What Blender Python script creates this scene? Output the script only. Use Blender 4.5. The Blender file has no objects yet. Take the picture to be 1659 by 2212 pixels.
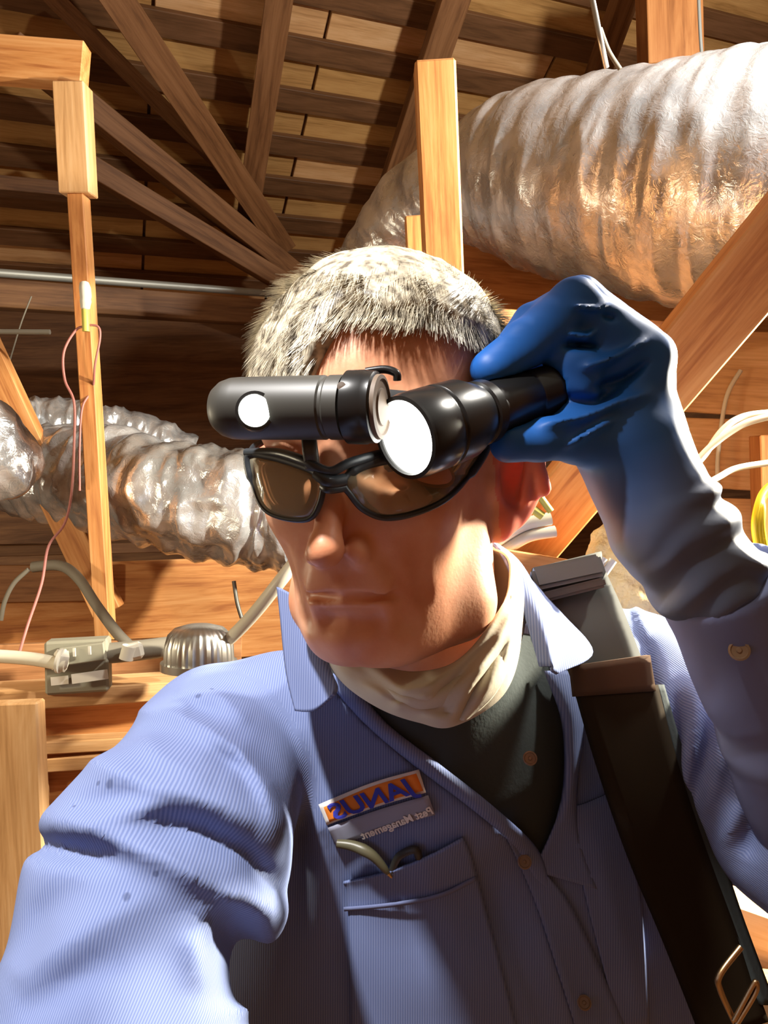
import bpy, bmesh, math, random
import numpy as np
from mathutils import Matrix, Vector
random.seed(7)
C = bpy.context.scene.collection
F = 1600.0                       # focal length in pixels of the 1659x2212 frame
CX, CY = 829.5, 1106.0
ROLL = math.radians(4)
M = Matrix.Translation((0, 0, 1.52)) @ Matrix.Rotation(ROLL, 4, 'Y')      # view-aligned frame (x right, y away, z up) -> world

def px(x, y, d):                 # a point seen at (x, y) of the photo, d metres away
    return np.array([(x-CX)*d/F, d, (CY-y)*d/F])

# ------------------------------------------------------------------ camera, world, lights, exposure
cd = bpy.data.cameras.new('camera'); cam = bpy.data.objects.new('camera', cd); C.objects.link(cam)
cd.sensor_fit = 'VERTICAL'; cd.sensor_height = 24; cd.sensor_width = 18; cd.lens = F*24/2212; cd.clip_start = 0.01
cam.matrix_world = M @ Matrix.Rotation(math.radians(90), 4, 'X')
bpy.context.scene.camera = cam
vs = bpy.context.scene.view_settings
vs.view_transform = 'Standard'; vs.look = 'None'; vs.gamma = 1; vs.use_curve_mapping = False; vs.exposure = 0.0
w = bpy.data.worlds.new('attic_air'); bpy.context.scene.world = w; w.use_nodes = True
w.node_tree.nodes['Background'].inputs[0].default_value = (1, .8, .55, 1)
w.node_tree.nodes['Background'].inputs[1].default_value = 0.36

def light(name, kind, loc, tgt, power, col, size=.1, **kw):
    l = bpy.data.lights.new(name, kind); l.energy = power; l.color = col
    if kind == 'AREA': l.size = size
    else: l.shadow_soft_size = size
    for k, v in kw.items(): setattr(l, k, v)
    o = bpy.data.objects.new(name, l); C.objects.link(o)
    d = Vector(tgt)-Vector(loc)
    o.matrix_world = M @ Matrix.Translation(loc) @ d.to_track_quat('-Z', 'Y').to_matrix().to_4x4()
    return o
# bright work lamp off to the right, behind the man
light('work_lamp_light', 'AREA', (1.02, 1.00, .33), (.22, .60, .0), 105, (1, .91, .72), .09)
# lamp ahead of the man, above and left of the phone
light('front_lamp_light', 'SPOT', (-.33, .09, .78), (-.17, .50, -.2), 108, (1, .97, .94), .03, spot_size=math.radians(46), spot_blend=.6)
# attic bulb in front of and above the big duct
light('attic_bulb_light', 'POINT', (.84, .90, .96), (0, 2, 0), 100, (1, .95, .86), .04)
# added fill low on the left to brighten the boards, no known lamp
light('low_fill_light', 'POINT', (-1.05, .80, -.05), (0, 2, 0), 15, (1, .86, .60), .04)
# ------------------------------------------------------------------ materials
def mat(name, col, rough=.6, metal=0, emit=None, es=1, spec=.5, sss=0, sssr=(1, .35, .2)):
    m = bpy.data.materials.new(name); m.use_nodes = True
    b = m.node_tree.nodes['Principled BSDF']
    b.inputs['Base Color'].default_value = (*col, 1); b.inputs['Roughness'].default_value = rough
    b.inputs['Metallic'].default_value = metal; b.inputs['Specular IOR Level'].default_value = spec
    if emit: b.inputs['Emission Color'].default_value = (*emit, 1); b.inputs['Emission Strength'].default_value = es
    if sss:
        b.inputs['Subsurface Weight'].default_value = sss; b.inputs['Subsurface Radius'].default_value = sssr; b.inputs['Subsurface Scale'].default_value = .006
    return m
def N(m, t, **kw):
    n = m.node_tree.nodes.new(t)
    for k, v in kw.items():
        if k in n.inputs: n.inputs[k].default_value = v
        else: setattr(n, k, v)
    return n
def L(m, a, b): m.node_tree.links.new(a, b)
def coords(m, scale=(1, 1, 1), kind='Object', rot=(0, 0, 0)):
    t = N(m, 'ShaderNodeTexCoord'); p = N(m, 'ShaderNodeMapping'); L(m, t.outputs[kind], p.inputs[0])
    p.inputs['Scale'].default_value = scale; p.inputs['Rotation'].default_value = rot
    return p.outputs[0]
def ramp(m, fac, stops):
    r = N(m, 'ShaderNodeValToRGB'); L(m, fac, r.inputs[0]); e = r.color_ramp.elements
    while len(e) > 1: e.remove(e[-1])
    e[0].position = stops[0][0]; e[0].color = (*stops[0][1], 1)
    for p, c in stops[1:]:
        x = e.new(p); x.color = (*c, 1)
    return r.outputs[0]
def bump(m, h, s=.3, d=.002):
    b = N(m, 'ShaderNodeBump'); b.inputs['Strength'].default_value = s; b.inputs['Distance'].default_value = d
    L(m, h, b.inputs['Height']); L(m, b.outputs[0], m.node_tree.nodes['Principled BSDF'].inputs['Normal'])
def base(m, c): L(m, c, m.node_tree.nodes['Principled BSDF'].inputs['Base Color'])

def wood(name, a, b, c, rough=.6, sc=1):
    m = mat(name, b, rough, spec=.35)
    n = N(m, 'ShaderNodeTexNoise', Scale=9*sc, Detail=6.0, Roughness=.6, Distortion=.6); L(m, coords(m, (.35, 3.2, 3.2)), n.inputs['Vector'])
    n2 = N(m, 'ShaderNodeTexNoise', Scale=70*sc, Detail=3.0); L(m, coords(m, (.12, 3, 3)), n2.inputs['Vector'])
    mx = N(m, 'ShaderNodeMath', operation='MULTIPLY_ADD'); L(m, n2.outputs[0], mx.inputs[0]); mx.inputs[1].default_value = .35; L(m, n.outputs[0], mx.inputs[2])
    base(m, ramp(m, mx.outputs[0], [(.5, a), (.66, b), (.85, c)])); bump(m, mx.outputs[0], .25, .002)
    return m
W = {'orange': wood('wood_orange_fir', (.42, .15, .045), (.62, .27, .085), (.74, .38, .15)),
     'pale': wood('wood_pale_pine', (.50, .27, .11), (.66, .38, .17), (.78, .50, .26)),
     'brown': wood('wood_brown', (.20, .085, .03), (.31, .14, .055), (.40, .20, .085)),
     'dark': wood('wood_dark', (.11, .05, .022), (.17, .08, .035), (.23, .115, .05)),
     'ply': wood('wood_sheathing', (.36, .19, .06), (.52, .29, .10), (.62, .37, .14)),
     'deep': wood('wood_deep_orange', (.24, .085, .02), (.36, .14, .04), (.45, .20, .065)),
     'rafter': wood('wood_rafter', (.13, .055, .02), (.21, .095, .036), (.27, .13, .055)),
     'batten': wood('wood_batten', (.10, .045, .018), (.16, .075, .03), (.21, .10, .045))}

def foil_mat():
    m = mat('foil_duct_wrap', (.80, .79, .77), .2, .72)
    v = coords(m, (1, 1, 1))
    n = N(m, 'ShaderNodeTexNoise', Scale=55, Detail=4.0, Roughness=.65, Distortion=1.0); L(m, v, n.inputs['Vector'])
    n2 = N(m, 'ShaderNodeTexNoise', Scale=14, Detail=3.0); L(m, v, n2.inputs['Vector'])
    bump(m, n.outputs[0], .42, .005)
    r = ramp(m, n2.outputs[0], [(.35, (.17,)*3), (.65, (.36,)*3)]); L(m, r, m.node_tree.nodes['Principled BSDF'].inputs['Roughness'])
    base(m, ramp(m, n2.outputs[0], [(.3, (.52, .54, .57)), (.7, (.82, .84, .88))]))
    return m
FOIL = foil_mat()

def shirt_mat(name, a, b):
    m = mat(name, a, .82, spec=.2)
    at = N(m, 'ShaderNodeAttribute', attribute_name='stripe')
    s0 = N(m, 'ShaderNodeMath', operation='MULTIPLY'); L(m, at.outputs['Fac'], s0.inputs[0]); s0.inputs[1].default_value = 2*math.pi/.0019
    s1 = N(m, 'ShaderNodeMath', operation='SINE'); L(m, s0.outputs[0], s1.inputs[0])
    s = N(m, 'ShaderNodeMath', operation='MULTIPLY_ADD'); L(m, s1.outputs[0], s.inputs[0]); s.inputs[1].default_value = .5; s.inputs[2].default_value = .5
    n = N(m, 'ShaderNodeTexNoise', Scale=9, Detail=2.0); L(m, coords(m), n.inputs['Vector'])
    mx = N(m, 'ShaderNodeMix', data_type='RGBA', blend_type='MULTIPLY'); mx.inputs[0].default_value = .35
    L(m, ramp(m, s.outputs[0], [(.2, a), (.85, b)]), mx.inputs[6]); L(m, ramp(m, n.outputs[0], [(.3, (.75, .75, .8)), (.7, (1, 1, 1))]), mx.inputs[7])
    # dark stain spots
    base(m, mx.outputs[2]); bump(m, s.outputs[0], .2, .0006)
    return m
SHIRT = shirt_mat('shirt_blue_cord', (.135, .18, .36), (.215, .265, .46))
SHIRT_IN = mat('shirt_blue_lining', (.16, .19, .34), .85, spec=.2)

def skin_mat():
    m = mat('skin', (.60, .27, .16), .46, sss=.12, spec=.4)
    v = coords(m)
    n = N(m, 'ShaderNodeTexNoise', Scale=26, Detail=4.0); L(m, v, n.inputs['Vector'])
    n2 = N(m, 'ShaderNodeTexNoise', Scale=420, Detail=3.0); L(m, v, n2.inputs['Vector'])
    base(m, ramp(m, n.outputs[0], [(.35, (.66, .27, .14)), (.52, (.73, .34, .19)), (.68, (.78, .41, .25))]))
    bump(m, n2.outputs[0], .18, .0006)
    return m
SKIN = skin_mat()
EARSKIN = mat('skin_ear', (.72, .20, .12), .5, sss=.5)
HAIRM = mat('hair_grey', (.42, .37, .28), .45, spec=.5)
def hair_mat():
    n = N(HAIRM, 'ShaderNodeTexNoise', Scale=160, Detail=2.0); L(HAIRM, coords(HAIRM), n.inputs['Vector'])
    base(HAIRM, ramp(HAIRM, n.outputs[0], [(.3, (.12, .10, .075)), (.5, (.44, .39, .29)), (.7, (.72, .64, .48))]))
hair_mat()
GLOVE = mat('glove_blue_nitrile', (.012, .10, .40), .5, spec=.35)
def glove_fade():       # the glove is duller and greyer towards its cuff
    a = px(1375, 1010, .462); ax = px(1545, 1270, .455)-a; ax /= np.linalg.norm(ax)
    t = N(GLOVE, 'ShaderNodeTexCoord'); d = N(GLOVE, 'ShaderNodeVectorMath', operation='DOT_PRODUCT'); L(GLOVE, t.outputs['Object'], d.inputs[0]); d.inputs[1].default_value = tuple(ax)
    s_ = N(GLOVE, 'ShaderNodeMath', operation='MULTIPLY_ADD'); L(GLOVE, d.outputs['Value'], s_.inputs[0]); s_.inputs[1].default_value = 8; s_.inputs[2].default_value = .5-8*float(a @ ax)
    base(GLOVE, ramp(GLOVE, s_.outputs[0], [(.05, (.012, .11, .42)), (.42, (.03, .12, .36)), (.75, (.10, .13, .22)), (1, (.10, .125, .19))]))
glove_fade()
CUFFM = mat('glove_cuff_grey_blue', (.20, .24, .31), .6, spec=.3)
UNDER = mat('undershirt_charcoal', (.045, .055, .055), .9, spec=.15)
GAIT = mat('gaiter_beige', (.52, .47, .37), .8, spec=.25)
def cloth_noise(m, sc, s, d):
    n = N(m, 'ShaderNodeTexNoise', Scale=sc, Detail=3.0); L(m, coords(m), n.inputs['Vector']); bump(m, n.outputs[0], s, d)
cloth_noise(GAIT, 300, .2, .0008); cloth_noise(UNDER, 300, .3, .001); cloth_noise(CUFFM, 200, .3, .001)
BLACK = mat('black_plastic', (.04, .038, .032), .48)
BLACKM = mat('black_anodised', (.03, .03, .03), .28, .6)
GREYP = mat('grey_webbing', (.06, .064, .058), .8, spec=.2)
STRAPM = mat('black_brown_webbing', (.022, .015, .008), .9, spec=.08)
BRWN = mat('brown_webbing', (.075, .045, .028), .9, spec=.1)
WHITEP = mat('white_plastic', (.72, .70, .62), .4)
STEEL = mat('galvanised_steel', (.50, .49, .46), .35, .9)
BRASS = mat('brass_wire', (.60, .42, .22), .3, 1)
LED = mat('lamp_glow', (1, 1, 1), .5, emit=(1, 1, .93), es=9)
LED2 = mat('headlamp_glow', (1, 1, 1), .5, emit=(.95, 1, .88), es=7)
ORANGE = mat('patch_orange', (.80, .22, .02), .8); BLUE = mat('patch_blue_thread', (.03, .04, .42), .7)
THREADW = mat('patch_white_thread', (.75, .72, .68), .7); PATCHG = mat('patch_grey', (.30, .31, .40), .8)

# ------------------------------------------------------------------ object helpers
def tag(o, label=None, cat=None, group=None, kind=None):
    for k, v in (('label', label), ('category', cat), ('group', group), ('kind', kind)):
        if v: o[k] = v
    return o
def empty(name, loc, label, cat, group=None):
    o = bpy.data.objects.new(name, None); C.objects.link(o); o.empty_display_size = .05
    o.matrix_world = M @ Matrix.Translation(Vector(loc)); bpy.context.view_layer.update()
    return tag(o, label, cat, group)
def link(name, me, m, parent=None, mw=None, smooth=True):
    o = bpy.data.objects.new(name, me); C.objects.link(o)
    for x in (m if isinstance(m, (list, tuple)) else [m]): me.materials.append(x)
    if smooth: me.polygons.foreach_set('use_smooth', [True]*len(me.polygons))
    mw = (M if mw is None else mw)
    if parent is not None:
        bpy.context.view_layer.update()
        o.parent = parent; o.matrix_parent_inverse = Matrix.Identity(4)
        o.matrix_local = parent.matrix_world.inverted() @ mw
    else: o.matrix_world = mw
    return o
def mesh(name, V, Fc, m, parent=None, mw=None, smooth=True):
    me = bpy.data.meshes.new(name); me.from_pydata([tuple(map(float, v)) for v in V], [], [tuple(map(int, f)) for f in Fc]); me.update()
    return link(name, me, m, parent, mw, smooth)
def flat_sharp(o, ang=40):
    o.data.set_sharp_from_angle(angle=math.radians(ang))
def catmull(P, n, closed=False):
    P = np.asarray(P, float); k = len(P); out = []
    segs = k if closed else k-1
    for i in range(segs):
        if closed: a, b, c, d = P[(i-1) % k], P[i], P[(i+1) % k], P[(i+2) % k]
        else: a, b, c, d = P[max(i-1, 0)], P[i], P[i+1], P[min(i+2, k-1)]
        for t in np.linspace(0, 1, n, endpoint=False):
            out.append(.5*((2*b)+(c-a)*t+(2*a-5*b+4*c-d)*t*t+(3*b-a-3*c+d)*t**3))
    if not closed: out.append(P[-1])
    return np.array(out)
def tube_mesh(pts, rad, seg=10, closed=False, flat=1.0, cap=True, upv=(0, 0, 1), disp=None):
    pts = np.asarray(pts, float); n = len(pts)
    rad = np.broadcast_to(np.asarray(rad, float), (n,))
    V = []; Fc = []
    T = np.gradient(pts, axis=0) if not closed else np.roll(pts, -1, 0)-np.roll(pts, 1, 0)
    T /= np.linalg.norm(T, axis=1)[:, None]+1e-12
    u = np.array(upv, float); prev = None
    for i in range(n):
        if prev is None:
            a = u-np.dot(u, T[i])*T[i]
            if np.linalg.norm(a) < .1: a = np.array([1, 0, 0])-T[i][0]*T[i]
        else: a = prev-np.dot(prev, T[i])*T[i]
        a /= np.linalg.norm(a); b = np.cross(T[i], a); prev = a
        for j in range(seg):
            th = 2*math.pi*j/seg; r = rad[i]
            if disp is not None: r = r+disp(i/(n-1), th)
            V.append(pts[i]+r*(math.cos(th)*a*flat+math.sin(th)*b))
    m_ = n if closed else n-1
    for i in range(m_):
        for j in range(seg):
            i2 = (i+1) % n
            Fc.append((i*seg+j, i*seg+(j+1) % seg, i2*seg+(j+1) % seg, i2*seg+j))
    if cap and not closed:
        Fc.append(tuple(range(seg))[::-1]); Fc.append(tuple((n-1)*seg+j for j in range(seg)))
    return V, Fc
def tube(name, pts, rad, m, parent=None, **kw):
    V, Fc = tube_mesh(pts, rad, **kw); o = mesh(name, V, Fc, m, parent); flat_sharp(o, 60); return o
def box_bm(sx, sy, sz, bev=.002, seg=1):
    bm = bmesh.new(); bmesh.ops.create_cube(bm, size=1)
    bmesh.ops.scale(bm, vec=(sx, sy, sz), verts=bm.verts)
    if bev: bmesh.ops.bevel(bm, geom=bm.edges[:], offset=bev, segments=seg, affect='EDGES')
    return bm
def bm_obj(name, bm, m, parent=None, mw=None, smooth=False):
    me = bpy.data.meshes.new(name); bm.to_mesh(me); bm.free(); return link(name, me, m, parent, mw, smooth)
def frame_mat(p0, p1, side):
    p0, p1, side = Vector(p0), Vector(p1), Vector(side)
    x = (p1-p0).normalized(); y = (side-side.dot(x)*x).normalized(); z = x.cross(y)
    m = Matrix((x, y, z)).transposed().to_4x4(); m.translation = (p0+p1)/2
    return m, (p1-p0).length
def beam(name, p0, p1, wid, dep, m, label=None, cat=None, side=(1, 0, 0), parent=None, group=None, bev=.002, kind=None):
    """long box from p0 to p1; wid along `side`, dep across"""
    fm, ln = frame_mat(p0, p1, side)
    o = bm_obj(name, box_bm(ln, wid, dep, bev), m, parent, M @ fm)
    return tag(o, label, cat, group, kind)
def sheet(name, rows, m, parent=None, nu=8, nv=8, thick=.0015, closed=False, disp=None, uv=False):
    """surface through rows of control points; real thickness by solidify"""
    R = [catmull(r, nu, closed) for r in rows]; R = np.array(R)
    G = np.array([catmull(R[:, j], nv) for j in range(R.shape[1])]).transpose(1, 0, 2)
    a, b = G.shape[:2]
    if disp is not None: G = disp(G)
    V = G.reshape(-1, 3); Fc = []
    for i in range(a-1):
        for j in range(b if closed else b-1):
            Fc.append((i*b+j, i*b+(j+1) % b, (i+1)*b+(j+1) % b, (i+1)*b+j))
    o = mesh(name, V, Fc, m, parent)
    if thick:
        s = o.modifiers.new('thickness', 'SOLIDIFY'); s.thickness = thick; s.offset = 0
    return o

# ------------------------------------------------------------------ noise and implicit surfaces
def _h(i, j, k):
    n = (i*374761393+j*668265263+k*2147483647) & 0xffffffff
    n = ((n ^ (n >> 13))*1274126177) & 0xffffffff
    return ((n ^ (n >> 16)) & 0xffff)/65535.0
def vnoise(P):
    P = np.asarray(P, float); I = np.floor(P).astype(np.int64); f = P-I; f = f*f*(3-2*f); r = 0
    for a in (0, 1):
        for b in (0, 1):
            for c in (0, 1):
                wt = (f[:, 0] if a else 1-f[:, 0])*(f[:, 1] if b else 1-f[:, 1])*(f[:, 2] if c else 1-f[:, 2])
                r = r+wt*_h(I[:, 0]+a, I[:, 1]+b, I[:, 2]+c)
    return r-.5
def smin(a, b, k):
    h = np.clip(.5+.5*(b-a)/k, 0, 1); return b*(1-h)+a*h-k*h*(1-h)
def smax(a, b, k): return -smin(-a, -b, k)
def cap(P, a, b, ra, rb=None):
    rb = ra if rb is None else rb
    a = np.asarray(a, float); b = np.asarray(b, float); ba = b-a
    t = np.clip((P-a) @ ba/(ba @ ba), 0, 1)
    return np.linalg.norm(P-a-t[:, None]*ba, axis=1)-(ra+(rb-ra)*t)
def ell(P, c, r):
    r = np.asarray(r, float); q = (P-np.asarray(c))
    k0 = np.linalg.norm(q/r, axis=1); k1 = np.linalg.norm(q/(r*r), axis=1)
    return k0*(k0-1)/(k1+1e-9)
def sph(P, c, r): return np.linalg.norm(P-np.asarray(c), axis=1)-r
def topx(P):
    D = np.maximum(P[:, 1], .05); return np.stack([CX+P[:, 0]*F/D, CY-P[:, 2]*F/D], 1)
def dline(Q, pts):
    d = np.full(len(Q), 1e9); pts = np.asarray(pts, float)
    for a, b in zip(pts[:-1], pts[1:]):
        ba = b-a; t = np.clip((Q-a) @ ba/(ba @ ba), 0, 1); d = np.minimum(d, np.linalg.norm(Q-a-t[:, None]*ba, axis=1))
    return d
def dpoly(Q, pts):
    pts = np.asarray(pts, float); d = np.full(len(Q), 1e9); ins = np.zeros(len(Q), bool)
    for a, b in zip(pts, np.roll(pts, -1, 0)):
        ba = b-a; t = np.clip((Q-a) @ ba/(ba @ ba), 0, 1); d = np.minimum(d, np.linalg.norm(Q-a-t[:, None]*ba, axis=1))
        c = ((a[1] > Q[:, 1]) != (b[1] > Q[:, 1])) & (Q[:, 0] < (b[0]-a[0])*(Q[:, 1]-a[1])/(b[1]-a[1]+1e-12)+a[0]); ins ^= c
    return np.where(ins, -d, d)
def folds(Q, lst):
    """cloth folds: list of (polyline, amplitude in m, width in px)"""
    s = 0
    for pts, amp, wd in lst:
        pts = np.asarray(pts, float); sg = np.linalg.norm(np.diff(pts, axis=0), axis=1); tot = sg.sum(); acc = 0; best = np.full(len(Q), 1e9); tt = np.zeros(len(Q))
        for a, b, l_ in zip(pts[:-1], pts[1:], sg):
            ba = b-a; t = np.clip((Q-a) @ ba/(ba @ ba), 0, 1); d = np.linalg.norm(Q-a-t[:, None]*ba, axis=1); m_ = d < best
            best = np.where(m_, d, best); tt = np.where(m_, (acc+t*l_)/tot, tt); acc += l_
        s = s+amp*(.25+.75*np.sin(np.clip(tt, 0, 1)*math.pi)**.7)*np.exp(-np.abs(best/wd)**(1.45 if amp > 0 else 2.0))
    return s
def axis(*spans):
    """grid coordinates from (start, end, step) spans"""
    out = []
    for a, b, s in spans: out += list(np.arange(a, b-1e-9, s))
    return np.array(out)
def surf(sdf, xs, ys, zs, B=8, proj=1):
    nx, ny, nz = len(xs), len(ys), len(zs)
    Vv = np.ones((nx, ny, nz), np.float32)
    bx = [(i, min(i+B+1, nx)) for i in range(0, nx-1, B)]; by = [(i, min(i+B+1, ny)) for i in range(0, ny-1, B)]; bz = [(i, min(i+B+1, nz)) for i in range(0, nz-1, B)]
    cx = np.array([(xs[a]+xs[b-1])/2 for a, b in bx]); hx = np.array([(xs[b-1]-xs[a])/2 for a, b in bx])
    cy = np.array([(ys[a]+ys[b-1])/2 for a, b in by]); hy = np.array([(ys[b-1]-ys[a])/2 for a, b in by])
    cz = np.array([(zs[a]+zs[b-1])/2 for a, b in bz]); hz = np.array([(zs[b-1]-zs[a])/2 for a, b in bz])
    G = np.stack(np.meshgrid(cx, cy, cz, indexing='ij'), -1).reshape(-1, 3)
    H = np.stack(np.meshgrid(hx, hy, hz, indexing='ij'), -1).reshape(-1, 3); Rr = np.linalg.norm(H, axis=1)
    d = sdf(G); near = np.abs(d) < Rr*1.35+.006
    near3 = near.reshape(len(bx), len(by), len(bz)); d3 = d.reshape(near3.shape)
    for i, (a, b) in enumerate(bx):
        for j, (c, e) in enumerate(by):
            for k, (f, g) in enumerate(bz):
                if not near3[i, j, k]: Vv[a:b, c:e, f:g] = np.where(Vv[a:b, c:e, f:g] == 1, d3[i, j, k]*1.0, Vv[a:b, c:e, f:g])
    pts = []; idx = []
    for i, j, k in np.argwhere(near3):
        (a, b), (c, e), (f, g) = bx[i], by[j], bz[k]
        ii = np.stack(np.meshgrid(np.arange(a, b), np.arange(c, e), np.arange(f, g), indexing='ij'), -1).reshape(-1, 3); idx.append(ii)
    idx = np.concatenate(idx); fl = np.unique(idx[:, 0]*ny*nz+idx[:, 1]*nz+idx[:, 2])
    I = np.stack([fl//(ny*nz), (fl//nz) % ny, fl % nz], 1)
    Pp = np.stack([xs[I[:, 0]], ys[I[:, 1]], zs[I[:, 2]]], 1)
    val = np.concatenate([sdf(Pp[s:s+200000]) for s in range(0, len(Pp), 200000)])
    Vv[I[:, 0], I[:, 1], I[:, 2]] = val
    S = Vv < 0
    cs = S[:-1, :-1, :-1].astype(np.int8)*0
    for a in (0, 1):
        for b in (0, 1):
            for c in (0, 1): cs = cs+S[a:nx-1+a, b:ny-1+b, c:nz-1+c]
    act = (cs > 0) & (cs < 8); ci = np.argwhere(act); cid = -np.ones(act.shape, np.int64); cid[act] = np.arange(len(ci))
    acc = np.zeros((len(ci), 3)); cnt = np.zeros(len(ci))
    def vv(o): return Vv[ci[:, 0]+o[0], ci[:, 1]+o[1], ci[:, 2]+o[2]]
    def pp(o): return np.stack([xs[ci[:, 0]+o[0]], ys[ci[:, 1]+o[1]], zs[ci[:, 2]+o[2]]], 1)
    cr = [(0, 0, 0), (1, 0, 0), (0, 1, 0), (0, 0, 1), (1, 1, 0), (1, 0, 1), (0, 1, 1), (1, 1, 1)]
    for a in cr:
        for b in cr:
            if sum(b)-sum(a) == 1 and all(q >= p for p, q in zip(a, b)):
                va, vb = vv(a), vv(b); m_ = (va < 0) != (vb < 0); t = np.where(m_, va/(va-vb+1e-20), 0)[:, None]
                acc += np.where(m_[:, None], pp(a)*(1-t)+pp(b)*t, 0); cnt += m_
    V = acc/cnt[:, None]
    Q = []
    for ax in range(3):
        o = [0, 0, 0]; o[ax] = 1
        A = S[:nx-o[0], :ny-o[1], :nz-o[2]]; Bb = S[o[0]:, o[1]:, o[2]:]; e = np.argwhere(A != Bb)
        b1, b2 = [k for k in range(3) if k != ax]
        e = e[(e[:, b1] > 0) & (e[:, b2] > 0) & (e[:, b1] < act.shape[b1]) & (e[:, b2] < act.shape[b2]) & (e[:, ax] < act.shape[ax])]
        def g(d1, d2):
            q = e.copy(); q[:, b1] -= d1; q[:, b2] -= d2; return cid[q[:, 0], q[:, 1], q[:, 2]]
        q = np.stack([g(1, 1), g(0, 1), g(0, 0), g(1, 0)], 1)
        ins = S[e[:, 0], e[:, 1], e[:, 2]]
        if ax == 1: ins = ~ins
        q[~ins] = q[~ins][:, ::-1]; Q.append(q[(q >= 0).all(1)])
    Fc = np.concatenate(Q)
    for _ in range(proj):
        h = 4e-4; d = sdf(V)
        g = np.stack([sdf(V+np.eye(3)[k]*h)-d for k in range(3)], 1)/h
        gn = np.maximum((g*g).sum(1), .2)
        V = V-np.clip(d/gn, -.002, .002)[:, None]*g
    return V, Fc
def np_mesh(name, V, Fc, m, parent=None, mw=None):
    me = bpy.data.meshes.new(name); me.vertices.add(len(V)); me.vertices.foreach_set('co', V.astype(np.float32).ravel())
    k = Fc.shape[1]
    me.loops.add(Fc.size); me.loops.foreach_set('vertex_index', Fc.astype(np.int32).ravel())
    me.polygons.add(len(Fc)); me.polygons.foreach_set('loop_start', np.arange(0, Fc.size, k, dtype=np.int32))
    me.update(calc_edges=True); me.validate()
    return link(name, me, m, parent, mw)
def march(sdf, xy, t0=.2, it=60, tmax=1.2):
    xy = np.asarray(xy, float); d = np.stack([(xy[:, 0]-CX)/F, np.ones(len(xy)), (CY-xy[:, 1])/F], 1); t = np.full(len(xy), t0)
    for _ in range(it): t = np.minimum(t+.75*sdf(d*t[:, None])/np.linalg.norm(d, axis=1), tmax)
    return d*t[:, None]
def drape(name, rows, sdf, off, m, parent=None, nu=6, nv=6, thick=.0015, bulge=None):
    """cloth piece laid on a surface: rows of photo points, laid on and lifted by off"""
    R = np.array([catmull(np.array(r, float), nu) for r in rows]); G = np.array([catmull(R[:, j], nv) for j in range(R.shape[1])]).transpose(1, 0, 2)
    a, b = G.shape[:2]; P = march(sdf, G.reshape(-1, 2)); n = P/np.linalg.norm(P, axis=1)[:, None]
    o_ = np.full(len(P), off)
    if bulge is not None: o_ = o_+bulge(np.repeat(np.linspace(0, 1, a), b), np.tile(np.linspace(0, 1, b), a))
    P = P-n*o_[:, None]
    Fc = [(i*b+j, i*b+j+1, (i+1)*b+j+1, (i+1)*b+j) for i in range(a-1) for j in range(b-1)]
    o = mesh(name, P, Fc, m, parent); s = o.modifiers.new('thickness', 'SOLIDIFY'); s.thickness = thick; s.offset = 0
    return o
# ================================================================== THE SETTING
X2 = lambda a: (a[0], a[1], a[2])
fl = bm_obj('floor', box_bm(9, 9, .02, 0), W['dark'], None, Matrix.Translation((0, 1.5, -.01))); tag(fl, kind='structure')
# roof slope: Vd runs down the slope away from the viewer, Ud along the battens
Vd = np.array([-.362, 1, -.59]); Vd /= np.linalg.norm(Vd)
Ud = np.array([1, .362, .07]); Ud /= np.linalg.norm(Ud); Ud = Ud-Ud.dot(Vd)*Vd; Ud /= np.linalg.norm(Ud); Nd = np.cross(Ud, Vd)
if Nd[2] < 0: Nd = -Nd
O = px(620, 100, 2.6)
def rp(u, v, n=0): return O+Ud*u+Vd*v+Nd*n
def slab(name, u0, u1, v0, v1, n0, n1, m, parent=None, bev=.002):
    c = rp((u0+u1)/2, (v0+v1)/2, (n0+n1)/2); fm = Matrix((Vector(Ud), Vector(Vd), Vector(Ud).cross(Vector(Vd)))).transposed().to_4x4(); fm.translation = Vector(c)
    return bm_obj(name, box_bm(u1-u0, v1-v0, abs(n1-n0), bev), m, parent, M @ fm)
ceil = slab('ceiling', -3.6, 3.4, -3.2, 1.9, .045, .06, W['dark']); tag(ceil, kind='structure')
rnd = random.Random(3)
per = .19
for k in range(-9, 8):                     # pale sheathing boards seen between the battens
    v = k*per
    us = [-3.5, -2.4+rnd.uniform(-.2, .2), -1.2+rnd.uniform(-.2, .2), -.45, .12+.02*rnd.random(), 1.1+rnd.uniform(-.1, .2), 2.2, 3.4]
    for a, b in zip(us, us[1:]):
        slab('sheathing_board', a+.006, b-.006, v+.02, v+per+.015, .022, .042, W['ply'] if rnd.random() < .8 else W['pale'], ceil)
    slab('batten', -3.5, 3.4, v-.04, v+.045, -.004, .02, W['batten'], ceil)
# back and side walls of the attic
def wall(name, a, b, z0, z1, m, th=.03):
    a, b = np.array(a, float), np.array(b, float); c = (a+b)/2; ln = np.linalg.norm(b-a); ang = math.atan2(b[1]-a[1], b[0]-a[0])
    o = bm_obj(name, box_bm(ln, th, z1-z0, 0), m, None, Matrix.Translation((c[0], c[1], (z0+z1)/2)) @ Matrix.Rotation(ang, 4, 'Z')); return tag(o, kind='structure')
wall('wall_back', (-3.4, 2.9), (3.2, 4.7), 0, 2.6, W['dark']); wall('wall_left', (-3.0, -2.5), (-3.0, 3.2), 0, 3.4, W['dark'])
wall('wall_right', (3.0, -2.5), (3.0, 4.6), 0, 3.2, W['brown']); wall('wall_front', (-3, -2.5), (3, -2.5), 0, 4.6, W['brown'])

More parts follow.
